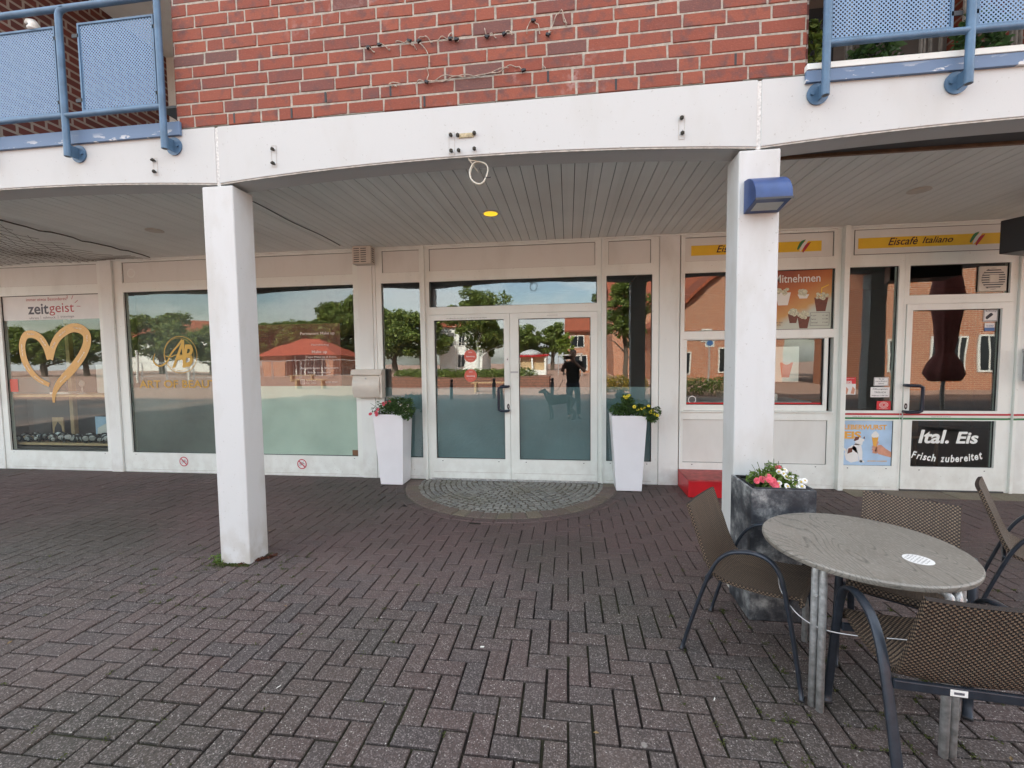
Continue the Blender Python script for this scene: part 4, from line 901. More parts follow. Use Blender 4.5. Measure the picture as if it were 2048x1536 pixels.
for i, (x, y) in enumerate([(3.4, 6.5), (4.45, 6.3)]):
    c_ = thing('cafe_chair', (x, y, 0), 'wooden chair left of the cafe table inside' if i == 0 else 'wooden chair right of the cafe table inside', 'chair')
    MB().box(x - .2, x + .2, y - .2, y + .2, .43, .46).build('seat', M['wood'], c_); MB().box(x - .2, x + .2, y + .17, y + .2, .46, .88).build('backrest', M['wood'], c_)
    for a in (-.17, .17):
        for b_ in (-.17, .17): MB().box(x + a - .015, x + a + .015, y + b_ - .015, y + b_ + .015, 0, .43).build('leg', M['wood'], c_)

# ============================================================ fittings on walls, columns and ceiling
lp_ = thing('wall_lamp', (1.158, 2.88, 2.36), 'blue half barrel wall lamp mounted high on the right white column', 'wall lamp')
prof = [(2.879, 2.558)] + [(2.879 - .178 * math.sin(a), 2.405 + .153 * math.cos(a)) for a in np.linspace(.25, math.pi / 2, 9)] + [(2.701, 2.392), (2.879, 2.362)]
MB().prism([(1.060, y, z) for y, z in prof], (.198, 0, 0)).build('lamp_housing', M['navy'], lp_, smooth='auto', bevel=.003)
MB().add([(1.085, 2.720, 2.3895), (1.233, 2.720, 2.3895), (1.233, 2.84, 2.3665), (1.085, 2.84, 2.3665)], [(3, 2, 1, 0)]).build('lamp_glass', M['greyglass'], lp_)
MB().box(1.058, 1.260, 2.6985, 2.7025, 2.386, 2.398).build('lamp_rim', M['darkgrey'], lp_)
# letter box
mbx = thing('letter_box', (-2.46, 5.2, 1.03), 'cream metal letter box with curved front hanging between window and entrance', 'letter box')
pr = [(5.234, 1.035), (5.150, 1.035)] + [(5.150 - .045 * math.sin(math.pi * t_), 1.035 + .285 * t_) for t_ in np.linspace(.06, .94, 9)] + [(5.150, 1.320), (5.234, 1.320)]
MB().prism([(-2.655, y, z) for y, z in pr], (.352, 0, 0)).build('box_body', M['mailbox'], mbx, smooth='auto', bevel=.004)
MB().prism([(-2.672, 5.234, 1.385), (-2.672, 5.140, 1.385), (-2.672, 5.108, 1.318), (-2.672, 5.116, 1.318), (-2.672, 5.150, 1.322), (-2.672, 5.234, 1.322)], (.398, 0, 0)).build('box_lid', M['mailbox'], mbx, bevel=.004)
MB().box(-2.300, -2.276, 5.130, 5.234, 1.032, 1.325).build('side_rail', M['mailbox'], mbx, bevel=.003)
MB().disc_y(-2.478, 1.275, .011, 5.1165, 14).build('box_lock', M['steel'], mbx)
bx2 = thing('vent_box', (-2.48, 5.2, 2.66), 'beige louvred ventilation box under the ceiling left of the entrance', 'vent box')
vb = MB().box(-2.600, -2.362, 5.115, 5.234, 2.668, 2.882).build('vent_housing', M['beige'], bx2, bevel=.006)
sl_ = MB()
for i in range(2):
    for k in range(7): sl_.rect_y(-2.580 + i * .088, -2.510 + i * .088, 2.690 + k * .026, 2.700 + k * .026, 5.1135)
for k in range(7): sl_.add([(-2.3605, 5.14, 2.69 + k * .026), (-2.3605, 5.20, 2.69 + k * .026), (-2.3605, 5.20, 2.70 + k * .026), (-2.3605, 5.14, 2.70 + k * .026)], [(0, 1, 2, 3)])
sl_.build('vent_slots', M['darkgrey'], bx2)
small(MB().box(4.72, 5.02, 5.10, 5.233, 1.205, 1.50).prism([(4.71, 5.233, 1.545), (4.71, 5.09, 1.515), (4.71, 5.09, 1.502), (4.71, 5.233, 1.502)], (.32, 0, 0)), 'letter_box', M['grey'], 'grey letter box on the white wall right of the cafe door', 'letter box', bevel=.003)
# black screen box hung under the canopy
sc_o = small(MB().prism([(3.905, 4.60, 2.402), (4.06, 4.27, 2.402), (4.62, 4.45, 2.402), (4.50, 4.85, 2.402)], (0, 0, .30)), 'loudspeaker', M['black'], 'large black speaker box hanging from the canopy ceiling at the right', 'speaker', bevel=.008)
MB().box(4.25, 4.29, 4.55, 4.59, 2.70, 2.886).build('hanger', M['black'], sc_o)
# downlights
for x, y, m, lab in [(-.725, 4.184, 'lit', 'lit yellow round downlight in the ceiling before the entrance'), (2.94, 4.19, 'beige', 'unlit round downlight in the ceiling before the cafe'), (-4.29, 4.16, 'beige', 'unlit round downlight in the ceiling left of the left column')]:
    d_ = MB().lathe([(.082, 0), (.082, .006), (.060, .010)], 32, (x, y, 2.874)); o = small(d_, 'downlight', M['beige'], lab, 'ceiling light', smooth='auto')
    MB().lathe([(.066, 0), (.066, .003)], 32, (x, y, 2.8705)).build('lamp_disc', M[m], o)
# bolt stubs left on the beam
def bolts(pts, label, outline=None, extra=None):
    root = thing('bolt_stubs', (pts[0][0], 2.88, pts[0][1]), label, 'bolts')
    for x, z in pts:
        MB().tube([(x, 2.880, z), (x + random.uniform(-.006, .006), 2.850, z - .004)], .0065, 8).tube([(x - .002, 2.868, z), (x - .002, 2.860, z)], .013, 6).build('bolt', M['screw'], root)
    if outline:
        x0, x1, z0, z1 = outline; MB().plate(x0, x1, z0, z1, 2.8785, 2.8797, [(x0 + .003, x1 - .003, z0 + .003, z1 - .003)]).build('paint_outline', M['bead'], root)
    return root
bolts([(-2.009, 2.956), (-2.009, 2.862)], 'two rusty bolts one above the other left on the centre beam', (-2.030, -1.990, 2.84, 2.985))
bolts([(.692, 2.952), (.697, 2.862)], 'two rusty bolts on the right half of the centre beam', (.675, .712, 2.83, 2.975))
bolts([(-2.934, 2.944), (-2.931, 2.865)], 'two bolts on the left beam beside the balcony post foot', (-2.950, -2.915, 2.84, 2.965))
br = bolts([(-.751, 2.957), (-.750, 2.858), (-.705, 2.953), (-.595, 2.958), (-.700, 2.857), (-.596, 2.860)], 'cluster of bolts and a bare bracket at the middle of the centre beam', (-.770, -.730, 2.838, 2.982))
MB().box(-.700, -.605, 2.872, 2.879, 2.938, 2.965).build('old_bracket', plain('yellowed_plate', (.50, .42, .26), .7, var=.5, scale=60), br)
# coil of cable under the arch
pts = []
for i in range(54):
    a = i / 53 * 4 * math.pi + 2.2; pts.append((-.583 + .060 * math.cos(a) + .004 * math.sin(3 * a), 2.93 + .010 * math.sin(a * .5), 2.735 + .072 * math.sin(a) + .005 * math.cos(2 * a)))
cb = MB().tube([(-.645, 2.90, 2.830), (-.642, 2.905, 2.806), (-.60, 2.92, 2.808)] + pts, .0048, 6); cb.tube([(-.635, 2.905, 2.80), (-.60, 2.99, 2.76), (-.585, 3.02, 2.790)], .003, 6)
co = small(cb, 'cable_coil', M['cable'], 'coil of cream cable hanging under the centre arch', 'cable', smooth=True); MB().tube([(-.540, 2.925, 2.700), (-.520, 2.92, 2.694), (-.500, 2.90, 2.688)], .0028, 5).build('cable_tie', M['ink'], co)
# loose sign wires on the brickwork
def wires(segs, blobs, label):
    o = small(MB(), 'sign_wires', M['cable'], label, 'wires') if 0 else None
    mb = MB()
    for s in segs:
        S = smooth_path(s, 5); mb.tube([(p.x, 2.871 - .010 * math.sin(i * .9), p.y) for i, p in enumerate(S)], .0032, 5)
    o = tag(mb.build('sign_wires', plain('aged_wire', (.48, .40, .33), .7, var=.5, scale=50)), label, 'wires')
    for x, z in blobs:
        MB().obox((x, 2.866, z), .011, .009, .007, ax=(1, 0, random.uniform(-.6, .6))).obox((x + .012, 2.868, z + .004), .006, .006, .004).build('terminal', M['black'], o)
    return o
wires([[(-1.30, 3.56), (-1.27, 3.535), (-1.255, 3.52)], [(-1.22, 3.57), (-1.19, 3.565), (-1.17, 3.54), (-1.15, 3.53)], [(-1.11, 3.575), (-1.06, 3.572), (-1.02, 3.562), (-.99, 3.54), (-.975, 3.52)]], [(-1.300, 3.556), (-1.222, 3.566), (-1.020, 3.570)], 'short wires with black terminals at the left of the brick bay')
wires([[(-.955, 3.572), (-.93, 3.595), (-.89, 3.575), (-.865, 3.545), (-.82, 3.57), (-.78, 3.572), (-.74, 3.555), (-.70, 3.55)], [(-.95, 3.55), (-.91, 3.51), (-.892, 3.465), (-.885, 3.42)], [(-.76, 3.55), (-.74, 3.60), (-.72, 3.56), (-.69, 3.535)]], [(-.955, 3.562), (-.745, 3.556), (-.705, 3.548)], 'tangled grey wires with terminals at the centre of the brick bay')
wires([[(-.52, 3.60), (-.505, 3.55), (-.47, 3.56), (-.445, 3.53)], [(-.39, 3.548), (-.365, 3.575), (-.345, 3.54)], [(-.25, 3.54), (-.245, 3.59), (-.21, 3.612), (-.18, 3.585), (-.17, 3.535)]], [(-.508, 3.545), (-.396, 3.550), (-.212, 3.612)], 'three short wire ends with terminals right of the tangle on the bricks')
wires([[(-.115, 3.525), (-.09, 3.58), (-.06, 3.635), (-.035, 3.655), (-.015, 3.61), (-.005, 3.56)], [(-.03, 3.655), (-.02, 3.60), (.00, 3.57)], [(-.12, 3.515), (-.10, 3.545)]], [(-.120, 3.518)], 'looped wire hanging highest at the right of the wire row')
wires([[(-.905, 3.395), (-.898, 3.36), (-.905, 3.315), (-.95, 3.318), (-.985, 3.305)], [(-.905, 3.305), (-.86, 3.315), (-.77, 3.335), (-.66, 3.325), (-.55, 3.315), (-.45, 3.325), (-.36, 3.355), (-.31, 3.345), (-.28, 3.318)], [(-.90, 3.30), (-.80, 3.305), (-.70, 3.322), (-.58, 3.310), (-.47, 3.335), (-.37, 3.348)]], [(-.908, 3.303), (-.276, 3.318)], 'long sagging wire pair along the lower brick courses')
wires([[(-1.165, 3.31), (-1.13, 3.305), (-1.11, 3.29)], [(-1.16, 3.318), (-1.09, 3.318)], [(-.155, 3.318), (-.145, 3.338), (-.135, 3.312)]], [], 'two bare wire stubs at either end of the lower wire row')
# bird net under the left ceiling
nm = MB(); random.seed(3)
def netz(x, y): return 2.862 - .10 * (.5 + .5 * math.sin(x * 2.1 + 1)) * math.sin(math.pi * min(1, max(0, (y - 3.35) / 1.85))) - .012 * math.sin(y * 9 + x * 5)
N = 30
for k in range(-16, 34):
    for sgn in (1, -1):
        pts = []
        for i in range(18):
            y = 3.4 + i * .105; x = -9.4 + k * .135 + sgn * (y - 3.4) * .72
            if -9.4 < x < -5.36: pts.append((x + .012 * math.sin(i * 2 + k), y, netz(x, y)))
        if len(pts) > 1: nm.tube(pts, .0022, 3, caps=False)
no_ = small(nm, 'bird_net', plain('net_cord', (.10, .075, .05), .9), 'sagging brown bird net stretched under the left ceiling', 'net')
MB().tube([(-5.34 + .015 * math.sin(i), 3.3 + i * .1, 2.866 - .012 * (i % 4 == 2)) for i in range(19)], .007, 6).build('edge_rope', plain('net_rope', (.06, .045, .035), .9), no_)
small(MB().tube([(-2.70 + .012 * math.sin(i * .8), 3.35 + i * .13, 2.876) for i in range(14)], .0045, 5), 'ceiling_cable', M['ink'], 'thin black cable running across the ceiling to the vent box', 'cable')

# ============================================================ balconies: railings
def railing(name, label, posts, x0, x1, panels, zt=3.989):
    root = thing(name, (x0, 2.80, 2.98), label, 'railing', None)
    YP = 2.80
    for px, bend in posts:
        pts = [(px, YP, 2.981), (px, YP, zt - .075), (px, YP, zt - .045), (px + .010 * bend, YP, zt - .022), (px + .028 * bend, YP, zt - .007), (px + .06 * bend, YP, zt)] if bend else [(px, YP, 2.981), (px, YP, zt)]
        p_ = MB().tube(pts, .021, 14).build('post', M['rail'], root, smooth='auto')
        fl = MB(); fx = px + (.004 if x0 < 0 else -.004)
        n = 24; vs = [(fx + .058 * math.cos(2 * math.pi * k / n), y, 3.030 + .060 * math.sin(2 * math.pi * k / n)) for y in (2.868, 2.879) for k in range(n)]
        fl.add(vs, [tuple(range(n))] + [(k, (k + 1) % n, n + (k + 1) % n, n + k) for k in range(n)]); fl.box(min(px, fx) + .004, max(px, fx) + .006, 2.79, 2.869, 2.985, 3.022) if 0 else fl.box(px - .003, px + .005, YP + .015, 2.869, 2.990, 3.072)
        fl.build('foot_flange', M['rail'], p_, bevel=.002); MB().tube([(fx + .034 * (1 if x0 < 0 else -1), 2.868, 3.030), (fx + .034 * (1 if x0 < 0 else -1), 2.857, 3.030)], .010, 6).build('flange_bolt', M['rail'], p_)
        MB().tube([(px, YP, 2.9809), (px, YP, 2.9800)], .015, 12).build('open_end', M['black'], p_)
    MB().tube([(x0, YP, zt), (x1, YP, zt)], .021, 14).build('top_rail', M['rail'], root, smooth='auto')
    MB().tube([(x0, YP, 3.263), (x1, YP, 3.263)], .018, 14).build('bottom_rail', M['rail'], root, smooth='auto')
    for a, b, z0, z1 in panels:
        q = MB().box(a, b, 2.822, 2.825, z0, z1).build('perforated_panel', M['perf'], root)
        MB().plate(a - .012, b + .012, z0 - .010, z1 + .012, 2.815, 2.834, [(a + .001, b - .001, z0 + .002, z1 - .001)]).build('panel_frame', M['rail'], q, bevel=.002)
        for zc in (z0 + .07, z1 - .07):
            for xc in (a - .03, b + .03): MB().box(xc - .028, xc + .028, 2.815, 2.822, zc - .012, zc + .012).build('clamp', M['black'], q)
    return root
railing('balcony_railing', 'blue tubular balcony railing with perforated panels at the upper left', [(-2.771, 0), (-3.551, 1), (-4.33, 1)], -5.3, -2.771, [(-3.415, -2.835, 3.300, 3.880), (-4.25, -3.625, 3.300, 3.880), (-5.2, -4.42, 3.300, 3.880)])
railing('balcony_railing', 'blue tubular balcony railing with perforated panels at the upper right', [(1.460, 0), (2.185, 0), (2.91, 0), (3.7, 0)], 1.460, 4.03, [(1.495, 2.098, 3.300, 3.880), (2.235, 2.86, 3.300, 3.880), (2.98, 3.62, 3.300, 3.880)])
# things on the balconies
def leafcloud(name, m, pts, size, parent=None, flat=.25, long_=2.0):
    """many small leaf-shaped faces at given points; one random value per leaf drives its colour"""
    n = len(pts); P_ = np.asarray(pts, float); d = rng.normal(size=(n, 3)); d[:, 2] = d[:, 2] * .6 + .2; d /= np.linalg.norm(d, axis=1)[:, None]
    u = rng.normal(size=(n, 3)); u -= (u * d).sum(1)[:, None] * d; u /= np.linalg.norm(u, axis=1)[:, None]; s = size * rng.uniform(.6, 1.3, n)[:, None]
    a = P_ - d * s * long_ / 2; c = P_ + d * s * long_ / 2; b = P_ + u * s * .5; e = P_ - u * s * .5; nn = np.cross(d, u) * s * flat; b += nn; e += nn
    V = np.stack([a, b, c, e], 1).reshape(-1, 3); me = bpy.data.meshes.new(name); me.vertices.add(4 * n); me.vertices.foreach_set('co', V.ravel())
    me.loops.add(4 * n); me.loops.foreach_set('vertex_index', np.arange(4 * n)); me.polygons.add(n); me.polygons.foreach_set('loop_start', np.arange(0, 4 * n, 4)); me.polygons.foreach_set('loop_total', np.full(n, 4)); me.update(calc_edges=True); me.validate()
    at = me.attributes.new('rnd', 'FLOAT', 'FACE'); at.data.foreach_set('value', rng.random(n).astype(np.float32)); me.materials.append(m)
    o = bpy.data.objects.new(name, me); col.objects.link(o)
    if parent: attach(o, parent)
    return o
def blobpts(c, r, n, shell=.35):
    d = rng.normal(size=(n, 3)); d /= np.linalg.norm(d, axis=1)[:, None]; return np.asarray(c) + d * np.asarray(r) * (1 - shell * rng.random(n) ** 1.5)[:, None]
bc = thing('balcony_chair', (-3.2, 3.6, 3.175), 'dark folding chair standing behind the left balcony railing', 'chair')
MB().tube([(-3.35, 3.4, 3.18), (-2.95, 3.8, 3.62)], .012, 6).tube([(-2.95, 3.4, 3.18), (-3.35, 3.8, 3.62)], .012, 6).build('crossed_legs', M['black'], bc); MB().box(-3.4, -2.95, 3.4, 3.8, 3.62, 3.64).build('seat', M['black'], bc)
small(MB().box(-2.96, -2.90, 3.3, 3.36, 3.176, 3.45), 'white_post', M['plaster'], 'white plant stand post behind the left balcony panel', 'stand')
small(MB().tube([(-3.10, 3.3, 3.18), (-3.09, 3.32, 3.40)], .012, 8), 'red_stick', M['coral'], 'red broom handle leaning behind the left balcony railing', 'broom')
gl = MB(); gl.lathe([(.032, 0), (.036, .012), (.024, .03), (.028, .045)], 16, (-3.80, 2.83, 3.893)); gl.tube([(-3.775, 2.83, 3.905), (-3.80, 2.83, 3.945), (-3.84, 2.83, 3.96), (-3.868, 2.83, 3.952)], [.026, .024, .018, .006], 10)
small(gl, 'bird_ornament', M['plaster'], 'white shell shaped bird ornament perched on the left balcony panel', 'ornament', smooth=True)
scn = thing('bamboo_screen', (2.0, 3.3, 3.175), 'weathered bamboo screen behind the right balcony railing', 'screen')
x = 1.45
while x < 3.3:
    MB().tube([(x, 3.30 + random.uniform(-.01, .01), 3.176), (x + random.uniform(-.01, .01), 3.30, 3.95 + random.uniform(-.05, .05))], .011, 6).build('cane', plain('grey_bamboo', (.20, .17, .14), .8, var=.4, scale=20), scn); x += random.choice([.026, .028, .06, .13])
def potplant(x, y, z, r, h, label, n=260, m='leafdark', pot='wood'):
    t_ = thing('pot_plant', (x, y, z), label, 'plant'); MB().lathe([(r * .6, 0), (r * .8, r * .9), (r * .85, r * .95), (r * .75, r)], 18, (x, y, z)).build('pot', M[pot], t_, smooth='auto')
    leafcloud('foliage', M[m], blobpts((x, y, z + r + h * .45), (r * 1.3, r * 1.3, h * .55), n), .035, t_)
potplant(1.475, 2.99, 3.176, .05, .30, 'leafy green plant squeezed between brick bay and right railing post', 170, 'leafgreen')
potplant(1.95, 3.2, 3.176, .10, .30, 'dark leafy plant in a pot low behind the right balcony panel', 300)
potplant(2.55, 3.2, 3.176, .10, .35, 'bushy potted plant behind the second right balcony panel', 300)

# ============================================================ white planters by the entrance
def white_planter(cx, label, lab2, w_bot, w_top):
    x0, x1 = w_bot; u0, u1 = w_top; t_ = thing('tall_planter', (cx, 5.08, 0), label, 'planter', 'tall white planters by the entrance'); H_ = .855
    yb0, yb1, yt0, yt1 = 4.958, 5.215, 4.918, 5.232
    b = [(x0, yb0, .002), (x1, yb0, .002), (x1, yb1, .002), (x0, yb1, .002)]; t4 = [(u0, yt0, H_), (u1, yt0, H_), (u1, yt1, H_), (u0, yt1, H_)]; k = .014
    ti = [(u0 + k, yt0 + k, H_), (u1 - k, yt0 + k, H_), (u1 - k, yt1 - k, H_), (u0 + k, yt1 - k, H_)]; tb_ = [(a, b_, H_ - .07) for a, b_, _ in ti]
    mb = MB(); mb.add(b + t4 + ti + tb_, [(3, 2, 1, 0)] + [(i, (i + 1) % 4, 4 + (i + 1) % 4, 4 + i) for i in range(4)] + [(4 + i, 4 + (i + 1) % 4, 8 + (i + 1) % 4, 8 + i) for i in range(4)] + [(8 + i, 8 + (i + 1) % 4, 12 + (i + 1) % 4, 12 + i) for i in range(4)] + [(12, 13, 14, 15)])
    mb.build('planter_body', M['pwhite'], t_, bevel=.006, seg=3)
    MB().box(u0 + k, u1 - k, yt0 + k, yt1 - k, H_ - .05, H_ - .035).build('soil', M['soil'], t_); return t_
M['pwhite'] = plain('white_glazed_planter', (.80, .81, .84), .32, var=.05, scale=3)
white_planter(-2.11, 'tall tapered white planter left of the entrance doors', '', (-2.248, -1.970), (-2.312, -1.933))
white_planter(.67, 'tall tapered white planter right of the entrance doors', '', (.530, .810), (.472, .858))
def blossom_mesh(name, m, r, petals=9, dome=.35, center=None):
    mb = MB()
    for k in range(petals):
        a = 2 * math.pi * k / petals; c, s = math.cos(a), math.sin(a); w_ = math.pi / petals * 1.1
        mb.add([(0, 0, 0), (r * .75 * math.cos(a - w_), r * .75 * math.sin(a - w_), r * .12), (r * c, r * s, r * dome * .3), (r * .75 * math.cos(a + w_), r * .75 * math.sin(a + w_), r * .12)], [(0, 1, 2, 3)])
    o = mb.build(name, M[m])
    if center: MB().lathe([(r * .28, 0), (r * .22, r * .18), (r * .05, r * .24)], 8, (0, 0, r * .02)).build(name + '_tmp', M[center])
    return o
def carnation():
    mb = MB()
    for ring_, (rr, zz, n) in enumerate([(.017, .000, 10), (.013, .005, 8), (.008, .009, 6)]):
        for k in range(n):
            a = 2 * math.pi * (k + ring_ * .4) / n; w_ = .42
            mb.add([(0, 0, zz * .3), (rr * math.cos(a - w_), rr * math.sin(a - w_), zz), (rr * 1.15 * math.cos(a), rr * 1.15 * math.sin(a), zz + .002), (rr * math.cos(a + w_), rr * math.sin(a + w_), zz)], [(0, 1, 2, 3)])
    return mb
def daisy():
    mb = MB(); r = .016
    for k in range(12):
        a = 2 * math.pi * k / 12; w_ = .20; mb.add([(.004 * math.cos(a), .004 * math.sin(a), .003), (r * math.cos(a - w_), r * math.sin(a - w_), 0), (r * 1.08 * math.cos(a), r * 1.08 * math.sin(a), -.001), (r * math.cos(a + w_), r * math.sin(a + w_), 0)], [(0, 1, 2, 3)])
    mb.cur = 1; mb.lathe([(.005, .0028), (.004, .0055), (.001, .0065)], 8); return mb
def pansy():
    mb = MB(); r = .018
    for k in range(5):
        a = 2 * math.pi * k / 5 + .3; w_ = .62; mb.add([(0, 0, .002), (r * .9 * math.cos(a - w_), r * .9 * math.sin(a - w_), 0), (r * 1.1 * math.cos(a), r * 1.1 * math.sin(a), .003), (r * .9 * math.cos(a + w_), r * .9 * math.sin(a + w_), 0)], [(0, 1, 2, 3)])
    mb.cur = 1; mb.lathe([(.004, .001), (.003, .004)], 8); return mb
def flowers(name, loc, label, leafpts, size, sets, m='leafdark', stems=()):
    t_ = thing(name, loc, label, 'flowers'); leafcloud('leaves', M[m], leafpts, size, t_, long_=2.6)
    if stems:
        s = MB(); [s.tube([a, ((a[0] + b[0]) / 2, (a[1] + b[1]) / 2 - .01, (a[2] + b[2]) / 2 + .01), b], .0016, 4) for a, b in stems]; s.build('stems', M['leafweed'], t_)
    for mk, mats, pts in sets:
        proto = None
        for i, p in enumerate(pts):
            if proto is None: o = proto = mk().build('blossom', mats); attach(o, t_)
            else: o = proto.copy(); col.objects.link(o); o.matrix_parent_inverse = proto.matrix_parent_inverse.copy()
            d = Vector((random.uniform(-.5, .5), -1.0, random.uniform(.2, 1.1))); o.location = p; o.rotation_euler = d.to_track_quat('Z', 'Y').to_euler(); s_ = random.uniform(.85, 1.2); o.scale = (s_,) * 3
    return t_
PK, DA, PA = (carnation, M['pink']), (daisy, [M['daisy'], M['pollen']]), (pansy, [M['yellowpetal'], M['brownprint']])
def up(x0, x1, y0, y1, z0, z1, n): return np.c_[rng.uniform(x0, x1, n), rng.uniform(y0, y1, n), z0 + (z1 - z0) * rng.random(n)]
lp1 = np.vstack([blobpts((-2.08, 5.03, .92), (.17, .13, .11), 900, .8), blobpts((-1.95, 5.00, .92), (.14, .13, .12), 900, .8), blobpts((-2.24, 4.99, .91), (.10, .1, .10), 150, .9), blobpts((-1.88, 4.92, .87), (.07, .06, .08), 220), blobpts((-2.05, 4.99, 1.02), (.12, .07, .05), 120, .9), blobpts((-1.87, 4.95, 1.00), (.07, .06, .06), 90, .9)])
flowers('flowering_plant', (-2.11, 5.06, .81), 'dark leafy plant with pink carnations in the left white planter', lp1, .014, [(*PK, [(-2.33, 4.91, .862), (-2.25, 4.90, .850), (-2.255, 4.90, .880), (-2.235, 4.91, .915), (-2.20, 4.98, .985), (-2.16, 4.97, .990), (-2.18, 4.96, .970), (-2.12, 4.99, 1.000), (-2.245, 4.895, .866)]), (*DA, [(-1.93, 4.93, .93), (-1.88, 4.94, .96), (-1.96, 4.94, .97), (-2.0, 4.96, .99), (-1.90, 4.92, .90)])], stems=[((-2.2, 5.0, .86), (-2.33, 4.92, .99)), ((-2.2, 5.0, .86), (-2.30, 4.92, .94)), ((-2.2, 5.0, .88), (-2.27, 4.93, 1.0))])
lp2 = np.vstack([blobpts((.60, 5.02, .91), (.14, .12, .08), 700, .8), blobpts((.66, 4.99, .98), (.08, .07, .09), 360, .8), blobpts((.80, 4.98, .91), (.13, .12, .07), 650, .8), blobpts((.91, 4.92, .85), (.065, .06, .07), 320, .7), blobpts((.645, 4.98, 1.04), (.06, .05, .05), 110), blobpts((.95, 4.9, .90), (.05, .05, .06), 90)])
flowers('flowering_plant', (.67, 5.06, .81), 'dark leafy plant with small yellow blossoms in the right white planter', lp2, .016, [(*PA, [(.615, 4.95, 1.065), (.65, 4.95, 1.07), (.635, 4.95, 1.052), (.665, 4.95, 1.08), (.72, 4.93, .955), (.755, 4.91, .925), (.80, 4.91, .935), (.82, 4.91, .95), (.83, 4.90, .885), (.87, 4.92, .965), (.91, 4.90, .92), (.92, 4.89, .88), (.955, 4.88, .868), (.89, 4.89, .90)])])

# ============================================================ grey planter before the right column
gp = thing('square_planter', (1.18, 2.71, 0), 'square mottled grey planter in front of the right column', 'planter')
x0, x1, y0, y1, H_ = 1.012, 1.352, 2.556, 2.866, .760; k = .018
mb = MB(); ot = [(x0, y0), (x1, y0), (x1, y1), (x0, y1)]; it = [(x0 + k, y0 + k), (x1 - k, y0 + k), (x1 - k, y1 - k), (x0 + k, y1 - k)]
mb.add([(a, b, .003) for a, b in ot] + [(a, b, H_) for a, b in ot] + [(a, b, H_) for a, b in it] + [(a, b, H_ - .1) for a, b in it], [(3, 2, 1, 0)] + [(i, (i + 1) % 4, 4 + (i + 1) % 4, 4 + i) for i in range(4)] + [(4 + i, 4 + (i + 1) % 4, 8 + (i + 1) % 4, 8 + i) for i in range(4)] + [(8 + i, 8 + (i + 1) % 4, 12 + (i + 1) % 4, 12 + i) for i in range(4)] + [(12, 13, 14, 15)])
mb.build('planter_body', M['planter'], gp, bevel=.005, seg=3)
MB().plate(x0 + .03, x1 - .03, 0, 0, 0, 0, []) if 0 else None
li = MB(); a, b, c, d = x0 + .026, x1 - .026, y0 + .026, y1 - .026
li.tube([(a, c, H_ - .004), (b, c, H_ - .004), (b, d, H_ - .004), (a, d, H_ - .004)], .008, 6, closed=True); li.box(a, b, c, d, H_ - .06, H_ - .045); li.build('plastic_liner', M['black'], gp)
lp3 = np.vstack([blobpts((1.14, 2.69, .78), (.10, .09, .05), 420, .8), blobpts((1.24, 2.69, .78), (.08, .09, .05), 320, .8), blobpts((1.20, 2.72, .83), (.06, .05, .05), 140, .8)])
flowers('flowering_plant', (1.18, 2.71, .70), 'pink carnations and white daisies in the square grey planter', lp3, .014, [(*PK, [(1.065, 2.62, .79), (1.10, 2.63, .795), (1.125, 2.60, .800), (1.150, 2.61, .800), (1.145, 2.60, .785), (1.155, 2.595, .775), (1.215, 2.70, .845), (1.135, 2.64, .81)]), (*DA, [(1.175, 2.60, .785), (1.175, 2.60, .765), (1.215, 2.59, .770), (1.20, 2.66, .835), (1.225, 2.66, .825), (1.24, 2.68, .84), (1.235, 2.65, .81), (1.27, 2.62, .775), (1.285, 2.61, .755), (1.295, 2.60, .768), (1.305, 2.60, .748), (1.30, 2.62, .79), (1.315, 2.61, .80), (1.26, 2.65, .80)])], m='leafweed', stems=[((1.10, 2.70, .78), (1.06, 2.68, .87)), ((1.12, 2.70, .78), (1.09, 2.68, .885)), ((1.14, 2.7, .78), (1.13, 2.68, .88)), ((1.18, 2.7, .78), (1.18, 2.68, .905)), ((1.2, 2.7, .78), (1.21, 2.69, .89)), ((1.1, 2.7, .78), (1.04, 2.66, .84)), ((1.15, 2.7, .78), (1.155, 2.69, .895))])
# red step box
rb = thing('step_box', (1.5, 5.0, 0), 'red wooden step box under the serving window', 'step')
MB().box(1.264, 1.80, 4.79, 5.232, .002, .180).build('box_sides', M['red'], rb, bevel=.004); MB().box(1.260, 1.804, 4.786, 5.233, .181, .195).build('top_board', M['redtop'], rb, bevel=.003)

lf = tag(MB().add([(-.011, 0, 0), (0, -.005, .002), (.012, 0, .001), (.001, .005, .003)], [(0, 1, 2, 3)]).build('leaf_scrap', plain('dry_leaf', (.24, .16, .07), .8, var=.5, scale=30)), 'small dry leaf scrap lying on the pavers', 'leaf', 'dry leaf scraps on the pavers')
for i in range(34):
    o = lf if i == 0 else lf.copy()
    if i: col.objects.link(o)
    o.location = (random.uniform(-4.2, 2.4), random.uniform(1.6, 5.0) if i % 3 else random.uniform(4.4, 5.1), .0045); o.rotation_euler = (random.uniform(-.2, .2), random.uniform(-.2, .2), random.random() * 6.3); s_ = random.uniform(.5, 1.3); o.scale = (s_,) * 3
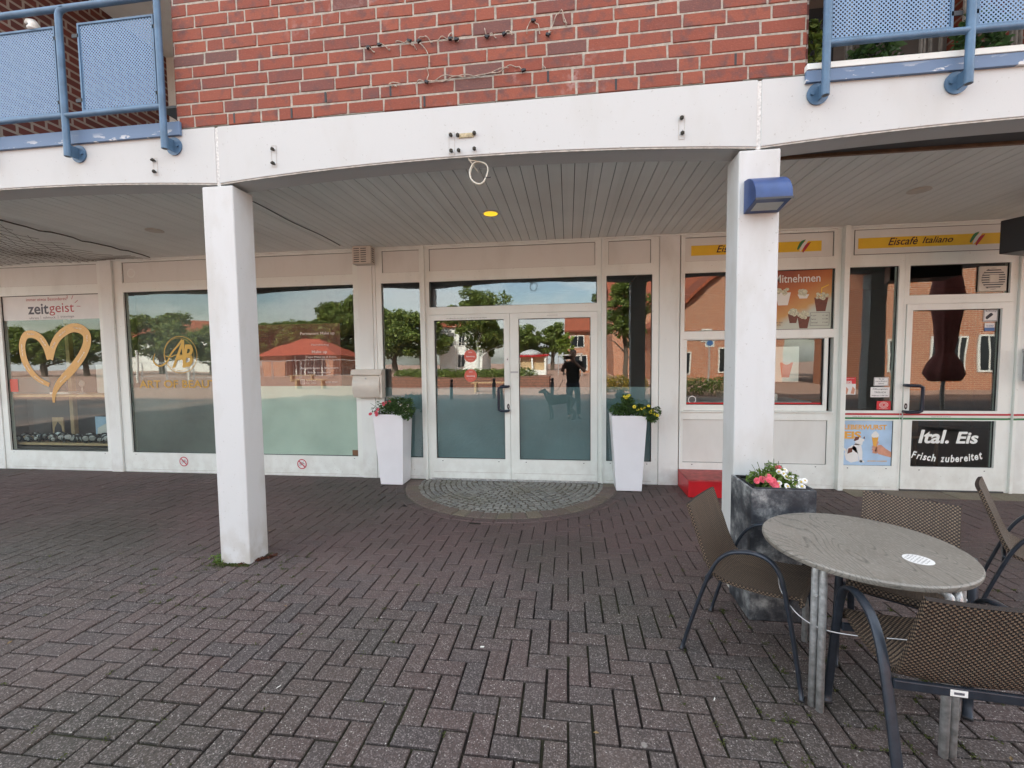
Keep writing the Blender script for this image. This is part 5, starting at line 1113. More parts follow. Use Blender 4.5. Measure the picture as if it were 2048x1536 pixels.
# ============================================================ table
tt = thing('bistro_table', (1.283, 2.087, 0), 'round bistro table with grey wood grain top and galvanised tube legs', 'table'); TH = .670; TR = .379; TC = (1.283, 2.080)
MB().lathe([(TR - .018, -.028), (TR - .004, -.024), (TR, -.014), (TR, -.006), (TR - .005, 0)], 96, (TC[0], TC[1], TH)).build('tabletop', M['tabletop'], tt, smooth='auto')
for (fx, fy), (dx, dy) in [((1.040, 1.930), (.85, .5)), ((1.245, 2.400), (.1, -1)), ((1.585, 1.955), (-.9, .35)), ((1.40, 1.745), (-.2, 1))]:
    d = Vector((dx, dy)).normalized(); p = Vector((-d.y, d.x))
    for s in (-1, 1):
        o_ = p * (.0165 * s); X, Y = fx + o_.x, fy + o_.y
        pts = [(X, Y, .002), (X, Y, TH - .075), (X + d.x * .004, Y + d.y * .004, TH - .058), (X + d.x * .014 + o_.x * .4, Y + d.y * .014 + o_.y * .4, TH - .045), (X + d.x * .04 + o_.x * 1.1, Y + d.y * .04 + o_.y * 1.1, TH - .040), (TC[0] + o_.x * .5, TC[1] + o_.y * .5, TH - .040)]
        MB().tube(pts, .0145, 12).build('leg', M['steel'], tt, smooth=True)
    MB().tube([(fx - d.x * .012, fy - d.y * .012, .50), (fx - d.x * .022, fy - d.y * .022, .50)], .006, 8).build('leg_bolt', M['steel'], tt)
st = MB(); n = 36; c_, s_ = math.cos(R(40)), math.sin(R(40))
st.add([(1.405 + .050 * math.cos(2 * math.pi * k / n) * c_ - .050 * math.sin(2 * math.pi * k / n) * s_, 1.925 + .050 * math.cos(2 * math.pi * k / n) * s_ + .050 * math.sin(2 * math.pi * k / n) * c_, TH + .0008) for k in range(n)], [tuple(range(n))])
so_ = tag(st.build('table_sticker', M['paper']), 'round white paper sticker with fine print on the tabletop', 'sticker')
lines = [text_mesh(s, w_, .0062, 0, z_, 0) for s, w_, z_ in (('Hier bestellen', .050, .036), ('Willkommen im Eiscafè', .068, .026), ('Speisekarte und Getränke', .078, .015), ('Bitte am Tisch Platz nehmen', .082, .004), ('wir bedienen Sie gerne', .078, -.007), ('Eis Kaffee Kuchen', .070, -.018), ('Guten Appetit', .050, -.030))]; pm = MB()
for V_, F_ in lines: pm.add([(1.405 + a * c_ - b * s_, 1.925 + a * s_ + b * c_, TH + .0014) for a, _, b in V_], F_)
pm.build('sticker_print', M['inkgrey'], so_)

# ============================================================ chairs
ARCH = [(-.262, .004), (-.217, .169), (-.169, .33), (-.130, .445), (-.091, .522), (-.048, .566), (-.006, .586), (.047, .598), (.098, .594), (.138, .573), (.165, .533), (.180, .486), (.193, .42), (.223, .253), (.260, .004)]
SL = [(-.258, .752), (-.232, .680), (-.203, .600), (-.175, .520), (-.150, .462), (-.130, .430), (-.095, .412), (-.04, .404), (.04, .404), (.13, .410), (.20, .424), (.232, .430), (.246, .424), (.246, .410), (.236, .402)]
def make_chair(label, group):
    t_ = local_thing('garden_chair', (0, 0, 0), 0, label, 'chair', group)
    def attp(o): o.parent = t_; return o
    for s in (-1, 1):
        S = smooth_path(ARCH, 3); attp(MB().tube([(p.x, s * .226, p.y) for p in S], .011, 12, ry=.020, up=(1, 0, .001)).build('side_arch', M['chairframe'], None, smooth=True)) if 0 else None
        S = smooth_path(ARCH, 3); m = len(S); vs = []; n = 12
        for i, p in enumerate(S):
            t = (S[min(i + 1, m - 1)] - S[max(i - 1, 0)]).normalized(); nn = Vector((-t.y, t.x))
            for k in range(n):
                a = 2 * math.pi * k / n; q = 0.6; cx_ = math.copysign(abs(math.cos(a)) ** q, math.cos(a)); sx_ = math.copysign(abs(math.sin(a)) ** q, math.sin(a))
                vs.append((p.x + nn.x * .0085 * cx_, s * .224 + .0165 * sx_, p.y + nn.y * .0085 * cx_))
        fs = [(i * n + k, (i + 1) * n + k, (i + 1) * n + (k + 1) % n, i * n + (k + 1) % n) for i in range(m - 1) for k in range(n)] + [tuple(range(n))[::-1], tuple((m - 1) * n + k for k in range(n))]
        attp(MB().add(vs, fs).build('side_arch', M['chairframe'], None, smooth=True))
    for (x, z) in ((-.152, .400), (.190, .386)): attp(MB().box(x - .008, x + .008, -.209, .209, z - .016, z + .016).build('crossbar', M['chairframe'], None, bevel=.004))
    # back frame inside the sling
    for s in (): attp(MB().tube([(-.128, s * .172, .41), (-.146, s * .172, .465), (-.200, s * .172, .60), (-.252, s * .172, .738)], .007, 8).build('back_upright', M['chairframe'], None, smooth=True))
    S = smooth_path(SL, 3); m = len(S); K = 8; vs = []; uv = []; L_ = 0
    th = .011
    for side in (1, -1):
        L_ = 0
        for i, p in enumerate(S):
            t = (S[min(i + 1, m - 1)] - S[max(i - 1, 0)]).normalized(); nn = Vector((-t.y, t.x)) * (th if side == 1 else -th * .6)
            if i: L_ += (S[i] - S[i - 1]).length
            wd_ = .190
            for k in range(K + 1):
                y = -wd_ + 2 * wd_ * k / K; sag = .012 * (1 - (2 * k / K - 1) ** 2) * (1 if i < m * .9 else .4)
                dd = nn.normalized() * 0; base = Vector((-t.y, t.x)) * (-sag)
                vs.append((p.x + nn.x + base.x, y, p.y + nn.y + base.y)); uv.append((y / .0082 + (0 if side == 1 else 2.5), L_ / .0082))
    W_ = K + 1; fs = []; O2 = m * W_
    for i in range(m - 1):
        for k in range(K):
            a = i * W_ + k; fs.append((a, a + 1, a + W_ + 1, a + W_)); b = O2 + a; fs.append((b, b + W_, b + W_ + 1, b + 1))
    for i in range(m - 1):
        for k, fl in ((0, 0), (K, 1)):
            a = i * W_ + k; b = O2 + a; fs.append((a, a + W_, b + W_, b) if fl == 0 else (a, b, b + W_, a + W_))
    for k in range(K):
        a = k; b = O2 + k; fs.append((a, b, b + 1, a + 1)); a = (m - 1) * W_ + k; b = O2 + a; fs.append((a, a + 1, b + 1, b))
    me_o = MB().add(vs, fs).build('woven_sling', M['weave'], None, smooth='auto', bevel=.005); ul = me_o.data.uv_layers.new(name='UVMap')
    for lp__ in me_o.data.loops: ul.data[lp__.index].uv = uv[lp__.vertex_index]
    attp(me_o)
    for x in (-.262, .260):
        for s in (-1, 1): attp(MB().box(x - .012, x + .012, s * .224 - .018, s * .224 + .018, .0015, .012).build('foot_glide', M['black'], None, bevel=.003))
    return t_
chs = [((.919, 2.300), -34.8, 'brown woven garden chair left of the table facing right'), ((1.302, 1.690), 84, 'brown woven garden chair in the foreground with its back to the viewer'), ((1.606, 2.285), -127.6, 'brown woven garden chair behind the table facing the viewer'), ((2.560, 2.660), -40, 'brown woven garden chair at the right edge seen from its side')]
c0 = make_chair(chs[0][2], 'woven garden chairs round the table')
for i, ((x, y), a, lab) in enumerate(chs):
    c = c0 if i == 0 else copy_tree(c0); c.location = (x, y, 0); c.rotation_euler = (0, 0, R(a)); c['label'] = lab
    if i == 1: fgc = c
# maker's plate on the rear crossbar of the foreground chair
pl = MB().obox((-.1615, .03, .400), .0008, .024, .011).build('oval_plate', M['paper'], None, bevel=.006); pl.parent = fgc; pm = MB().obox((-.1628, .03, .400), .0002, .014, .004).build('plate_print', M['inkgrey'], None); pm.parent = pl
# steel locking cable
S = smooth_path([(1.01, 2.14, .50), (.985, 2.03, .44), (1.01, 1.97, .375), (1.06, 1.93, .35), (1.13, 1.87, .36), (1.25, 1.80, .375)], 6) if 0 else None
cab = [Vector(p) for p in [(.985, 2.165, .50), (.955, 2.08, .445), (.975, 2.00, .39), (1.02, 1.945, .362), (1.08, 1.90, .360), (1.16, 1.84, .385), (1.26, 1.77, .425), (1.36, 1.70, .455)]]
def spl(P, n=6):
    o_ = []
    for i in range(len(P) - 1):
        p0, p1, p2, p3 = [P[max(0, min(len(P) - 1, i + k))] for k in (-1, 0, 1, 2)]
        for s in range(n): t = s / n; o_.append(.5 * ((2 * p1) + (-p0 + p2) * t + (2 * p0 - 5 * p1 + 4 * p2 - p3) * t ** 2 + (-p0 + 3 * p1 - 3 * p2 + p3) * t ** 3))
    return o_ + [P[-1]]
small(MB().tube(spl(cab), .0026, 6), 'locking_cable', M['rope'], 'thin steel locking cable strung between chairs and table leg', 'cable', smooth=True)

# ============================================================ weeds, moss and litter
def weed(x, y, r, n, h, m, lab, cat='weed', size=.012, name='weed'):
    p = np.c_[rng.normal(x, r * .45, n), rng.normal(y, r * .45, n), rng.random(n) * h]; o = leafcloud(name, M[m], p, size, None, long_=2.4); return tag(o, lab, cat)
weed(-2.60, 2.90, .045, 130, .055, 'leafweed', 'small green weed growing at the left foot of the left column')
lab_m = 'moss patch along the front foot of the left column'
p = np.vstack([np.c_[rng.uniform(-2.58, -2.33, 500), rng.normal(2.862, .012, 500), rng.random(500) * .008], np.c_[rng.uniform(-2.66, -2.50, 160), rng.normal(2.85, .03, 160), rng.random(160) * .006]]); tag(leafcloud('moss', M['moss'], p, .0065), lab_m, 'moss')
p = np.c_[rng.uniform(-2.42, -2.24, 500), 0 * np.ones(500), rng.random(500) * .014]; p[:, 1] = 2.87 + (p[:, 0] + 2.42) * .9 + rng.normal(0, .016, 500); tag(leafcloud('dry_moss', M['mossred'], p, .007), 'reddish dry moss beside the right foot of the left column', 'moss')
weed(.848, 1.520, .030, 60, .035, 'leafweed', 'bright green weed rosette at the lower edge between pavers', size=.014)
def jointweeds(n, x0, x1, y0, y1, dens, m, size, h):
    pts = []
    for _ in range(n):
        i = random.randint(int((x0 + .0056) / .1), int((x1 + .0056) / .1)); j = random.uniform(y0, y1)
        if random.random() < .5: cx_, cy_ = -.0056 + .1 * i, j
        else: cx_, cy_ = random.uniform(x0, x1), 2.1476 - .1 * round((2.1476 - j) / .1)
        k = random.randint(*dens); pts.append(np.c_[rng.normal(cx_, .010, k), rng.normal(cy_, .010, k), rng.random(k) * h])
    return np.vstack(pts)
pts = np.vstack([jointweeds(70, -4.5, -.6, 1.2, 3.0, (4, 14), 0, 0, .010), jointweeds(190, .5, 2.8, 1.3, 3.4, (8, 26), 0, 0, .004), jointweeds(80, .7, 2.3, 1.2, 1.9, (8, 20), 0, 0, .004), jointweeds(60, -3.0, -1.9, 2.3, 3.2, (8, 20), 0, 0, .005)])
mo = tag(leafcloud('joint_moss', M['moss'], pts, .0055), 'moss and seedlings growing in the paver joints', 'moss', kind='stuff')
for x, y, lab in [(-.45, 2.16, 'small pale cigarette end on the pavers left of centre'), (.63, 1.93, 'flat white gum spot on the pavers before the left chair'), (1.02, 1.60, 'pale leaf scrap on the pavers in front of the table leg'), (-1.33, 1.78, 'white wood splinter on the pavers at the lower left'), (-5.6, 4.55, 'white paper scrap at the far left edge of the pavement')]:
    a = random.random() * 3; o = MB().obox((x, y, .0035), .010, .0045, .0015, ax=(math.cos(a), math.sin(a), 0)).build('litter', M['flagwhite'], None, bevel=.001); tag(o, lab, 'litter')

# ============================================================ the square behind the viewer, seen in the glass
def tree(x, y, h, r, label, kind='leafgreen', trunk=.12, crown0=None, n=6000, size=.11, group='trees around the square', white=False, squash=1.0):
    t_ = thing('tree', (x, y, 0), label, 'tree', group); c0_ = crown0 if crown0 is not None else h * .32
    tk = MB(); tk.tube([(x, y, -.05), (x + .03, y, h * .3), (x - .03, y + .02, h * .55), (x, y, h * .85)], [trunk, trunk * .8, trunk * .55, trunk * .15], 10)
    for k in range(9):
        a = k * 2.4; z = c0_ * .85 + (h - c0_) * .07 * k; tk.tube([(x, y, z), (x + math.cos(a) * r * .4, y + math.sin(a) * r * .4, z + r * .25), (x + math.cos(a) * r * .75, y + math.sin(a) * r * .75, z + r * .35)], [trunk * .4, trunk * .25, .01], 6)
    tk.build('trunk', M['plaster'] if white else M['bark'], t_, smooth='auto')
    cz = (c0_ + h) / 2; hz = (h - c0_) / 2; P_ = []
    for k in range(58):
        d = rng.normal(size=3); d /= np.linalg.norm(d); q = rng.uniform(.35, .92); rr = rng.uniform(.15, .30) * r
        P_.append(blobpts((x + d[0] * r * q, y + d[1] * r * q, cz + d[2] * hz * q), (rr, rr, rr * .75 * squash), n // 58, .7))
    leafcloud('crown', M[kind], np.vstack(P_), size, t_); return t_
def tree_copy(src, x, y, s, label, rz=0):
    c = src.copy(); col.objects.link(c); c.location = (x, y, 0); c.scale = (s, s, s); c.rotation_euler = (0, 0, rz); c['label'] = label
    for ch in [o for o in bpy.data.objects if o.parent == src]:
        d = ch.copy(); col.objects.link(d); d.parent = c; d.matrix_parent_inverse = ch.matrix_parent_inverse.copy()
    return c
tree(-5.0, -13.2, 5.9, 1.95, 'leafy tree with pale trunk reflected in the left entrance door', crown0=1.75, n=12000, size=.085, white=True)
tree(2.5, -9.4, 5.8, 1.45, 'slender leafy tree reflected in the right entrance side window', crown0=1.7, n=7000, size=.085)
tA = tree(-5.4, -45, 5.6, 2.5, 'round dark tree far across the square, left of a pair', 'leafgreen', .25, 1.3, 12000, .14)
tree_copy(tA, -2.0, -46, 1.03, 'round dark tree far across the square, right of a pair', 1.2)
tree(-.3, -30, 3.9, .85, 'light green young tree across the square', 'leaflight', .07, 1.3, 3000, .10)
tB = tree(-31, -39, 7.2, 3.6, 'broad tree directly behind the red pavilion', 'leafgreen', .3, 1.4, 15000, .17)
for i, (x, y, s, lab) in enumerate([(-37, -40, .95, 'tall tree behind the left end of the red pavilion'), (-25.6, -38, 1.35, 'tallest tree rising right of the red pavilion'), (-19.5, -37, 1.10, 'tree reflected between letter box and side window'), (-16, -36, 1.05, 'tree reflected in the left entrance side window'), (-48, -36, 1.12, 'dark tree at the left of the dim window reflection'), (-42.5, -37, .86, 'tree reflected above the gold emblem'), (-53.5, -32, .84, 'tree reflected in the right half of the watch shop window'), (-60, -33, .80, 'tree reflected in the left half of the watch shop window'), (-67, -34, .9, 'tree at the far left end of the square'), (-11, -44, .95, 'tree far behind the stone bed'), (19, -22, .9, 'tree behind the brick houses at the right of the square'), (16.3, -16, .82, 'tree beside the right brick house'), (8, -34, .8, 'tree behind the gable house'), (3.8, -42, .8, 'tree behind the house with white windows')]):
    tree_copy(tB, x, y, s, lab, i * 1.7)
# red hipped pavilion
pv = thing('pavilion', (-24.6, -27, 0), 'red tiled hip roof pavilion with red walls across the square', 'pavilion')
x0, x1, y0, y1 = -28.2, -21.2, -31.5, -27
MB().box(x0, x0 + 2.3, y0, y1, 0, 1.95).box(x1 - .8, x1, y0, y1, 0, 1.95).box(x0, x1, y0, y0 + .3, 0, 1.95).build('wall', M['brickorange'], pv)
MB().box(x0 + 2.3, x1 - .8, y1 - 1.0, y1 - .9, 0, 1.95).build('glazing', M['windark'], pv)
for k in range(4): MB().box(x0 + 2.6 + k * .9, x0 + 2.7 + k * .9, y1 - .9, y1 - .85, 0, 1.9).build('mullion', M['panel'], pv)
e = .5; MB().add([(x0 - e, y0 - e, 1.95), (x1 + e, y0 - e, 1.95), (x1 + e, y1 + e, 1.95), (x0 - e, y1 + e, 1.95), (x0 + 2.6, (y0 + y1) / 2, 3.6), (x1 - 2.6, (y0 + y1) / 2, 3.6)], [(0, 1, 5, 4), (2, 3, 4, 5), (1, 2, 5), (3, 0, 4), (3, 2, 1, 0)]).build('roof', M['roofred'], pv)
MB().obox((-24.6, -28.05, 2.62), .75, .36, .03, ay=(0, .86, -.5)).build('solar_panel', M['windark'], pv)
def window(parent, x, z, w_, h_, y, m='windark'):
    o = MB().box(x - w_ / 2, x + w_ / 2, y, y + .03, z - h_ / 2, z + h_ / 2).build('window', M[m], parent)
    MB().plate(x - w_ / 2 - .06, x + w_ / 2 + .06, z - h_ / 2 - .06, z + h_ / 2 + .06, y, y + .05, [(x - w_ / 2 + .02, x - .03, z - h_ / 2 + .02, z + h_ / 2 - .02), (x + .03, x + w_ / 2 - .02, z - h_ / 2 + .02, z + h_ / 2 - .02)]).build('window_frame', M['panel'], o)
def house(x0, x1, y0, y1, hw, hr, label, wall, axis='x', wins=(), name='house'):
    h_ = thing(name, ((x0 + x1) / 2, y1, 0), label, 'house'); xm, ym = (x0 + x1) / 2, (y0 + y1) / 2; e = .3
    if axis == 'x':
        MB().box(x0, x1, y0, y1, 0, hw).prism([(x0, y0, hw), (x0, y1, hw), (x0, ym, hr)], (x1 - x0, 0, 0)).build('wall', wall, h_)
        MB().prism([(x0 - e, y1 + e, hw - .15), (x0 - e, ym, hr + .05), (x0 - e, y0 - e, hw - .15), (x0 - e, y0 - e, hw), (x0 - e, ym, hr + .22), (x0 - e, y1 + e, hw)], (x1 - x0 + 2 * e, 0, 0)).build('roof', M['roof'], h_)
    else:
        MB().box(x0, x1, y0, y1, 0, hw).prism([(x0, y0, hw), (x1, y0, hw), (xm, y0, hr)], (0, y1 - y0, 0)).build('wall', wall, h_)
        MB().prism([(x0 - e, y0 - e, hw - .15), (xm, y0 - e, hr + .05), (x1 + e, y0 - e, hw - .15), (x1 + e, y0 - e, hw), (xm, y0 - e, hr + .22), (x0 - e, y0 - e, hw)], (0, y1 - y0 + 2 * e, 0)).build('roof', M['roof'], h_)
    for (x, z, a, b) in wins: window(h_, x, z, a, b, y1 + .002)
    return h_
house(5.4, 12.2, -22, -16.2, 3.3, 6.3, 'orange brick gable house facing the serving window', M['brickorange'], 'y', [(7.9, 2.7, .5, .6), (9.8, 3.4, .8, .9), (6.6, 1.1, .9, 1.2), (9.3, 1.2, 1.4, 1.4)])
house(3.4, 12, -30, -24, 5.4, 8.2, 'tiled brick house behind the gable house', M['brickorange'], 'x', [(5.0, 4.4, 1.0, 1.0), (8, 4.4, 1, 1)])
house(-.1, 8.5, -42, -35, 4.1, 7.3, 'brick house with white framed windows across the square', M['brickorange'], 'x', [(.9, 3.0, 1.3, 1.2), (2.9, 3.0, 1.3, 1.2), (5.5, 3, 1.3, 1.2), (1.2, .9, 1.2, 1.2)])
house(12.6, 19.5, -14, -9.4, 5.6, 8, 'orange brick house with tall white windows right of the square', M['brickorange'], 'x', [(14.9, 1.5, .5, 1.4), (15.7, 1.5, .5, 1.4), (13.4, 1.4, .5, 1.2), (16.8, 1.5, .6, 1.4)])
house(-14.5, -9.6, -44, -38, 5.2, 7.2, 'white rendered house behind the pale trunk tree', M['plaster'], 'x', [(-13.4, 3.5, .7, 1.2), (-12, 3.5, .7, 1.2), (-10.6, 3.5, .7, 1.2), (-12, 1.3, .7, 1.2)])
house(-75, -55, -60, -52, 5.2, 8, 'long white house at the far left of the square', M['plaster'], 'x', [(-70, 3, 2, 1.4), (-64, 3, 2, 1.4), (-59, 3, 2, 1.4)])
# kiosk
kk = thing('kiosk', (-2.9, -26, 0), 'white kiosk with red fascia and grey dome across the square', 'kiosk')
MB().box(-4.1, -1.8, -28, -26, 0, .55).box(-4.1, -3.95, -28, -26, .55, 1.6).box(-1.95, -1.8, -28, -26, .55, 1.6).box(-3.1, -2.95, -26.1, -26, .55, 1.6).build('wall', M['plaster'], kk); MB().box(-4.25, -1.65, -28.1, -25.85, 1.6, 1.74).build('fascia', M['red'], kk)
MB().box(-3.95, -1.95, -26.4, -26.35, .55, 1.6).build('glazing', M['pinewood'], kk); MB().lathe([(.95, 0), (.85, .2), (.6, .38), (.3, .48), (.02, .52)], 20, (-3.2, -27, 1.74)).build('dome', M['grey'], kk, smooth=True)
o = MB(); o.box(-.9, 1.2, -29, -27, 1.6, 1.7); [o.tube([(x, -27.2, 0), (x, -27.2, 1.6)], .04, 8) for x in (-.8, .1, 1.1)]; small(o, 'canopy', M['grey'], 'grey flat canopy on thin posts right of the kiosk', 'canopy')
# stone bed with hedge
small(MB().box(-9.5, -.95, -13.9, -11.7, 0, .55), 'stone_bed', M['stone'], 'raised reddish rubble stone planting bed on the square', 'planting bed')
tag(leafcloud('hedge', M['leafgreen'], np.vstack([blobpts((x, -12.8, .62), (.8, .9, .38), 900, .6) for x in np.arange(-8.8, -1.6, .8)]), .07), 'low green hedge growing in the stone bed', 'hedge')
tag(leafcloud('flower_bed', leafmat('yellow_flowers', (.06, .10, .02), (.55, .36, .03)), np.vstack([blobpts((x, -8.6, .35), (.5, .5, .38), 900, .6) for x in (1.5, 2.2, 2.9)]), .05), 'bed of yellow orange flowers reflected beside the right planter', 'flower bed')
tag(leafcloud('shrub', M['leafgreen'], np.vstack([blobpts((x, -7.6, .3), (.8, .6, .35), 900, .6) for x in (5.0, 6.2)]), .05), 'low green shrubs reflected in the serving window', 'shrub')
# bollards and benches
def bollard(x, y, label):
    t_ = thing('bollard', (x, y, 0), label, 'bollard', 'black bollards along the roadway'); MB().lathe([(.065, 0), (.065, .62), (.05, .65), (.045, .67)], 16, (x, y, 0)).build('post', M['darkgrey'], t_, smooth='auto'); MB().lathe([(.02, 0), (.055, .03), (.065, .07), (.05, .11), (.0, .13)], 16, (x, y, .66)).build('knob', M['black'], t_, smooth=True)
for x, y, lab in [(-.55, -5.1, 'black bollard reflected beside the dog'), (-2.7, -5.4, 'black bollard reflected beneath the red stickers'), (-4.25, -5.1, 'black bollard reflected at the left edge of the left door'), (-7.4, -5.1, 'black bollard reflected in the left side window'), (3.2, -5.2, 'black bollard reflected in the right side window')]: bollard(x, y, lab)
def bench(x, y, label):
    t_ = thing('bench', (x, y, 0), label, 'bench', 'wooden picnic benches'); MB().box(x - .9, x + .9, y - .2, y + .2, .42, .47).build('seat', M['pinewood'], t_)
    for d in (-.7, .7): MB().box(x + d - .04, x + d + .04, y - .18, y + .18, 0, .42).build('leg', M['pinewood'], t_)
bench(-3.4, -8.6, 'pale wooden bench before the stone bed'); bench(-18.5, -18, 'pale wooden bench left of the red pavilion'); bench(-13.5, -11, 'pale wooden bench on the left of the square')
# site fence before the pavilion
fn = thing('site_fence', (-27, -22, 0), 'temporary metal site fence before the pavilion', 'fence')
for k in range(9):
    x = -38 + k * 2.4; mb = MB().tube([(x, -22, 0), (x, -22, 1.5), (x + 2.3, -22, 1.5), (x + 2.3, -22, 0)], .03, 6); mb.tube([(x, -22, .25), (x + 2.3, -22, .25)], .02, 5); [mb.tube([(x + .25 * i, -22, .25), (x + .25 * i, -22, 1.5)], .008, 3) for i in range(1, 9)]; mb.build('fence_panel', M['grey'], fn)
for i, (x, y, h_) in enumerate([(-30.5, -17, 2.3), (-26.5, -17, 2.5), (-34, -18, 2.1)]): small(MB().tube([(x, y, 0), (x, y, h_)], .06, 8), 'white_pole', M['panel'], ['white pole reflected beside the gold emblem', 'white pole reflected nearest the left column', 'white pole reflected at the left edge of the dim window'][i], 'pole')
sg = thing('street_sign', (5.9, -9, 0), 'round blue street sign with white plate on a thin post', 'sign'); MB().tube([(5.9, -9, 0), (5.9, -9, 2.2)], .025, 8).build('post', M['grey'], sg); MB().box(5.72, 6.08, -8.97, -8.96, 1.86, 2.22).build('white_plate', M['panel'], sg)
n = 20; MB().add([(5.9 + .13 * math.cos(2 * math.pi * k / n), -8.955, 2.05 + .13 * math.sin(2 * math.pi * k / n)) for k in range(n)], [tuple(range(n))[::-1]]).build('blue_disc', M['cardblue'], sg)
# closed parasol of the cafe terrace
ps = thing('closed_parasol', (7.35, .9, 0), 'closed maroon parasol on the cafe terrace', 'parasol')
MB().tube([(7.35, .9, 0), (7.35, .9, 3.3)], .03, 10).build('pole', M['steel'], ps); MB().lathe([(.30, 0), (.27, .05), (.3, .045)], 20, (7.35, .9, .0)).build('base', M['darkgrey'], ps)
n = 24; pr = [(.95, .20), (1.1, .27), (1.3, .22), (1.5, .12), (1.8, .15), (2.6, .22), (3.1, .15), (3.28, .03)]; vs = [(7.35 + r_ * (1 + .22 * math.cos(8 * 2 * math.pi * k / n)) * math.cos(2 * math.pi * k / n), .9 + r_ * (1 + .22 * math.cos(8 * 2 * math.pi * k / n)) * math.sin(2 * math.pi * k / n), z) for z, r_ in pr for k in range(n)]
MB().add(vs, [(i * n + k, i * n + (k + 1) % n, (i + 1) * n + (k + 1) % n, (i + 1) * n + k) for i in range(len(pr) - 1) for k in range(n)]).build('folded_cloth', M['maroon'], ps, smooth=True)

# ============================================================ the photographer and the dog
def skin(name, V, E_, r, m, parent, root=0, sub=2):
    me = bpy.data.meshes.new(name); me.from_pydata(V, E_, []); me.update(); me.materials.append(m); o = bpy.data.objects.new(name, me); col.objects.link(o)
    sk = o.modifiers.new('skin', 'SKIN'); sk.use_smooth_shade = True
    if not me.skin_vertices: me.skin_vertices.new() if hasattr(me.skin_vertices, 'new') else None
    for i, d in enumerate(me.skin_vertices[0].data):
        rr = r[i]; d.radius = rr if isinstance(rr, tuple) else (rr, rr); d.use_root = (i == root)
    s = o.modifiers.new('subdivision', 'SUBSURF'); s.levels = sub; s.render_levels = sub
    if parent: attach(o, parent)
    return o
PX, PYY = .12, -.33
pe = thing('person', (PX, PYY, 0), 'person in black t-shirt and blue jeans holding a phone up to photograph', 'person')
def q(x, y, z): return (PX + x, PYY + y, z)
body = [q(0, 0, .86), q(0, .01, 1.02), q(0, .01, 1.18), q(0, 0, 1.33), q(0, 0, 1.40), q(0, .01, 1.455), q(0, .02, 1.52), q(0, .015, 1.60), q(0, .0, 1.645),
        q(-.17, 0, 1.35), q(-.27, .06, 1.17), q(-.20, .20, 1.36), q(-.15, .25, 1.43), q(.17, 0, 1.35), q(.27, .06, 1.17), q(.07, .20, 1.36), q(.01, .25, 1.43),
        q(-.09, 0, .80), q(-.10, .02, .45), q(-.10, -.02, .09), q(-.11, .10, .035), q(.09, 0, .80), q(.13, .0, .45), q(.15, -.03, .09), q(.17, .08, .035)]
E_ = [(0, 1), (1, 2), (2, 3), (3, 4), (4, 5), (5, 6), (6, 7), (7, 8), (3, 9), (9, 10), (10, 11), (11, 12), (3, 13), (13, 14), (14, 15), (15, 16), (0, 17), (17, 18), (18, 19), (19, 20), (0, 21), (21, 22), (22, 23), (23, 24)]
rr = [(.13, .10), (.12, .09), (.14, .10), (.13, .09), (.055, .055), (.05, .05), (.075, .09), (.078, .095), (.045, .06), .055, .042, .030, .026, .055, .042, .030, .026, .085, .058, .036, .03, .085, .058, .036, .03]
bo = skin('body', body, E_, rr, M['skin'], pe)
skin('t_shirt', [q(0, 0, .84), q(0, .01, 1.03), q(0, .01, 1.18), q(0, 0, 1.33), q(0, 0, 1.385), q(-.17, 0, 1.35), q(-.235, .03, 1.235), q(.17, 0, 1.35), q(.235, .03, 1.235)], [(0, 1), (1, 2), (2, 3), (3, 4), (3, 5), (5, 6), (3, 7), (7, 8)], [(.17, .135), (.165, .13), (.165, .12), (.145, .105), (.07, .07), .072, .062, .072, .062], M['shirt'], pe)
skin('jeans', [q(0, 0, .98), q(0, 0, .86), q(-.09, 0, .78), q(-.10, .02, .45), q(-.10, -.02, .08), q(.09, 0, .78), q(.13, 0, .45), q(.15, -.03, .08)], [(0, 1), (1, 2), (2, 3), (3, 4), (1, 5), (5, 6), (6, 7)], [(.15, .12), (.165, .135), .105, .075, .062, .10, .075, .062], M['jeans'], pe)
for s, xx in ((-1, -.10), (1, .155)): skin('shoe', [q(xx, -.06, .035), q(xx, .02, .04), q(xx + s * .01, .12, .03), q(xx + s * .015, .17, .025)], [(0, 1), (1, 2), (2, 3)], [(.04, .035), (.045, .04), (.045, .028), (.03, .02)], M['black'], pe)
skin('hair', [q(0, -.02, 1.56), q(0, -.015, 1.63), q(0, 0, 1.665)], [(0, 1), (1, 2)], [(.085, .09), (.088, .10), (.06, .075)], M['hair'], pe)
skin('nose', [q(0, .10, 1.565), q(0, .125, 1.545)], [(0, 1)], [.010, .014], M['skin'], bo, sub=1)
for s in (-1, 1):
    MB().lathe([(0, -.011), (.009, -.006), (.011, 0), (.009, .006), (0, .011)], 12, q(s * .032, .096, 1.575), cap=False).build('eye', M['paper'], bo, smooth=True)
    skin('ear', [q(s * .082, 0, 1.585), q(s * .090, -.005, 1.565), q(s * .083, 0, 1.545)], [(0, 1), (1, 2)], [(.008, .014)] * 3, M['skin'], bo, sub=1)
MB().obox(q(0, .106, 1.515), .024, .004, .005).build('mouth', M['brownprint'], bo)
phx, phz = PX - .08, 1.492
ph = tag(MB().box(-.055, .100, -.066, -.058, 1.458, 1.532).build('phone', M['black'], None, bevel=.003), 'black phone held sideways before the face of the photographer', 'phone')
MB().box(-.020, .016, -.0578, -.0555, 1.488, 1.524).build('camera_bump', M['darkgrey'], ph, bevel=.001)
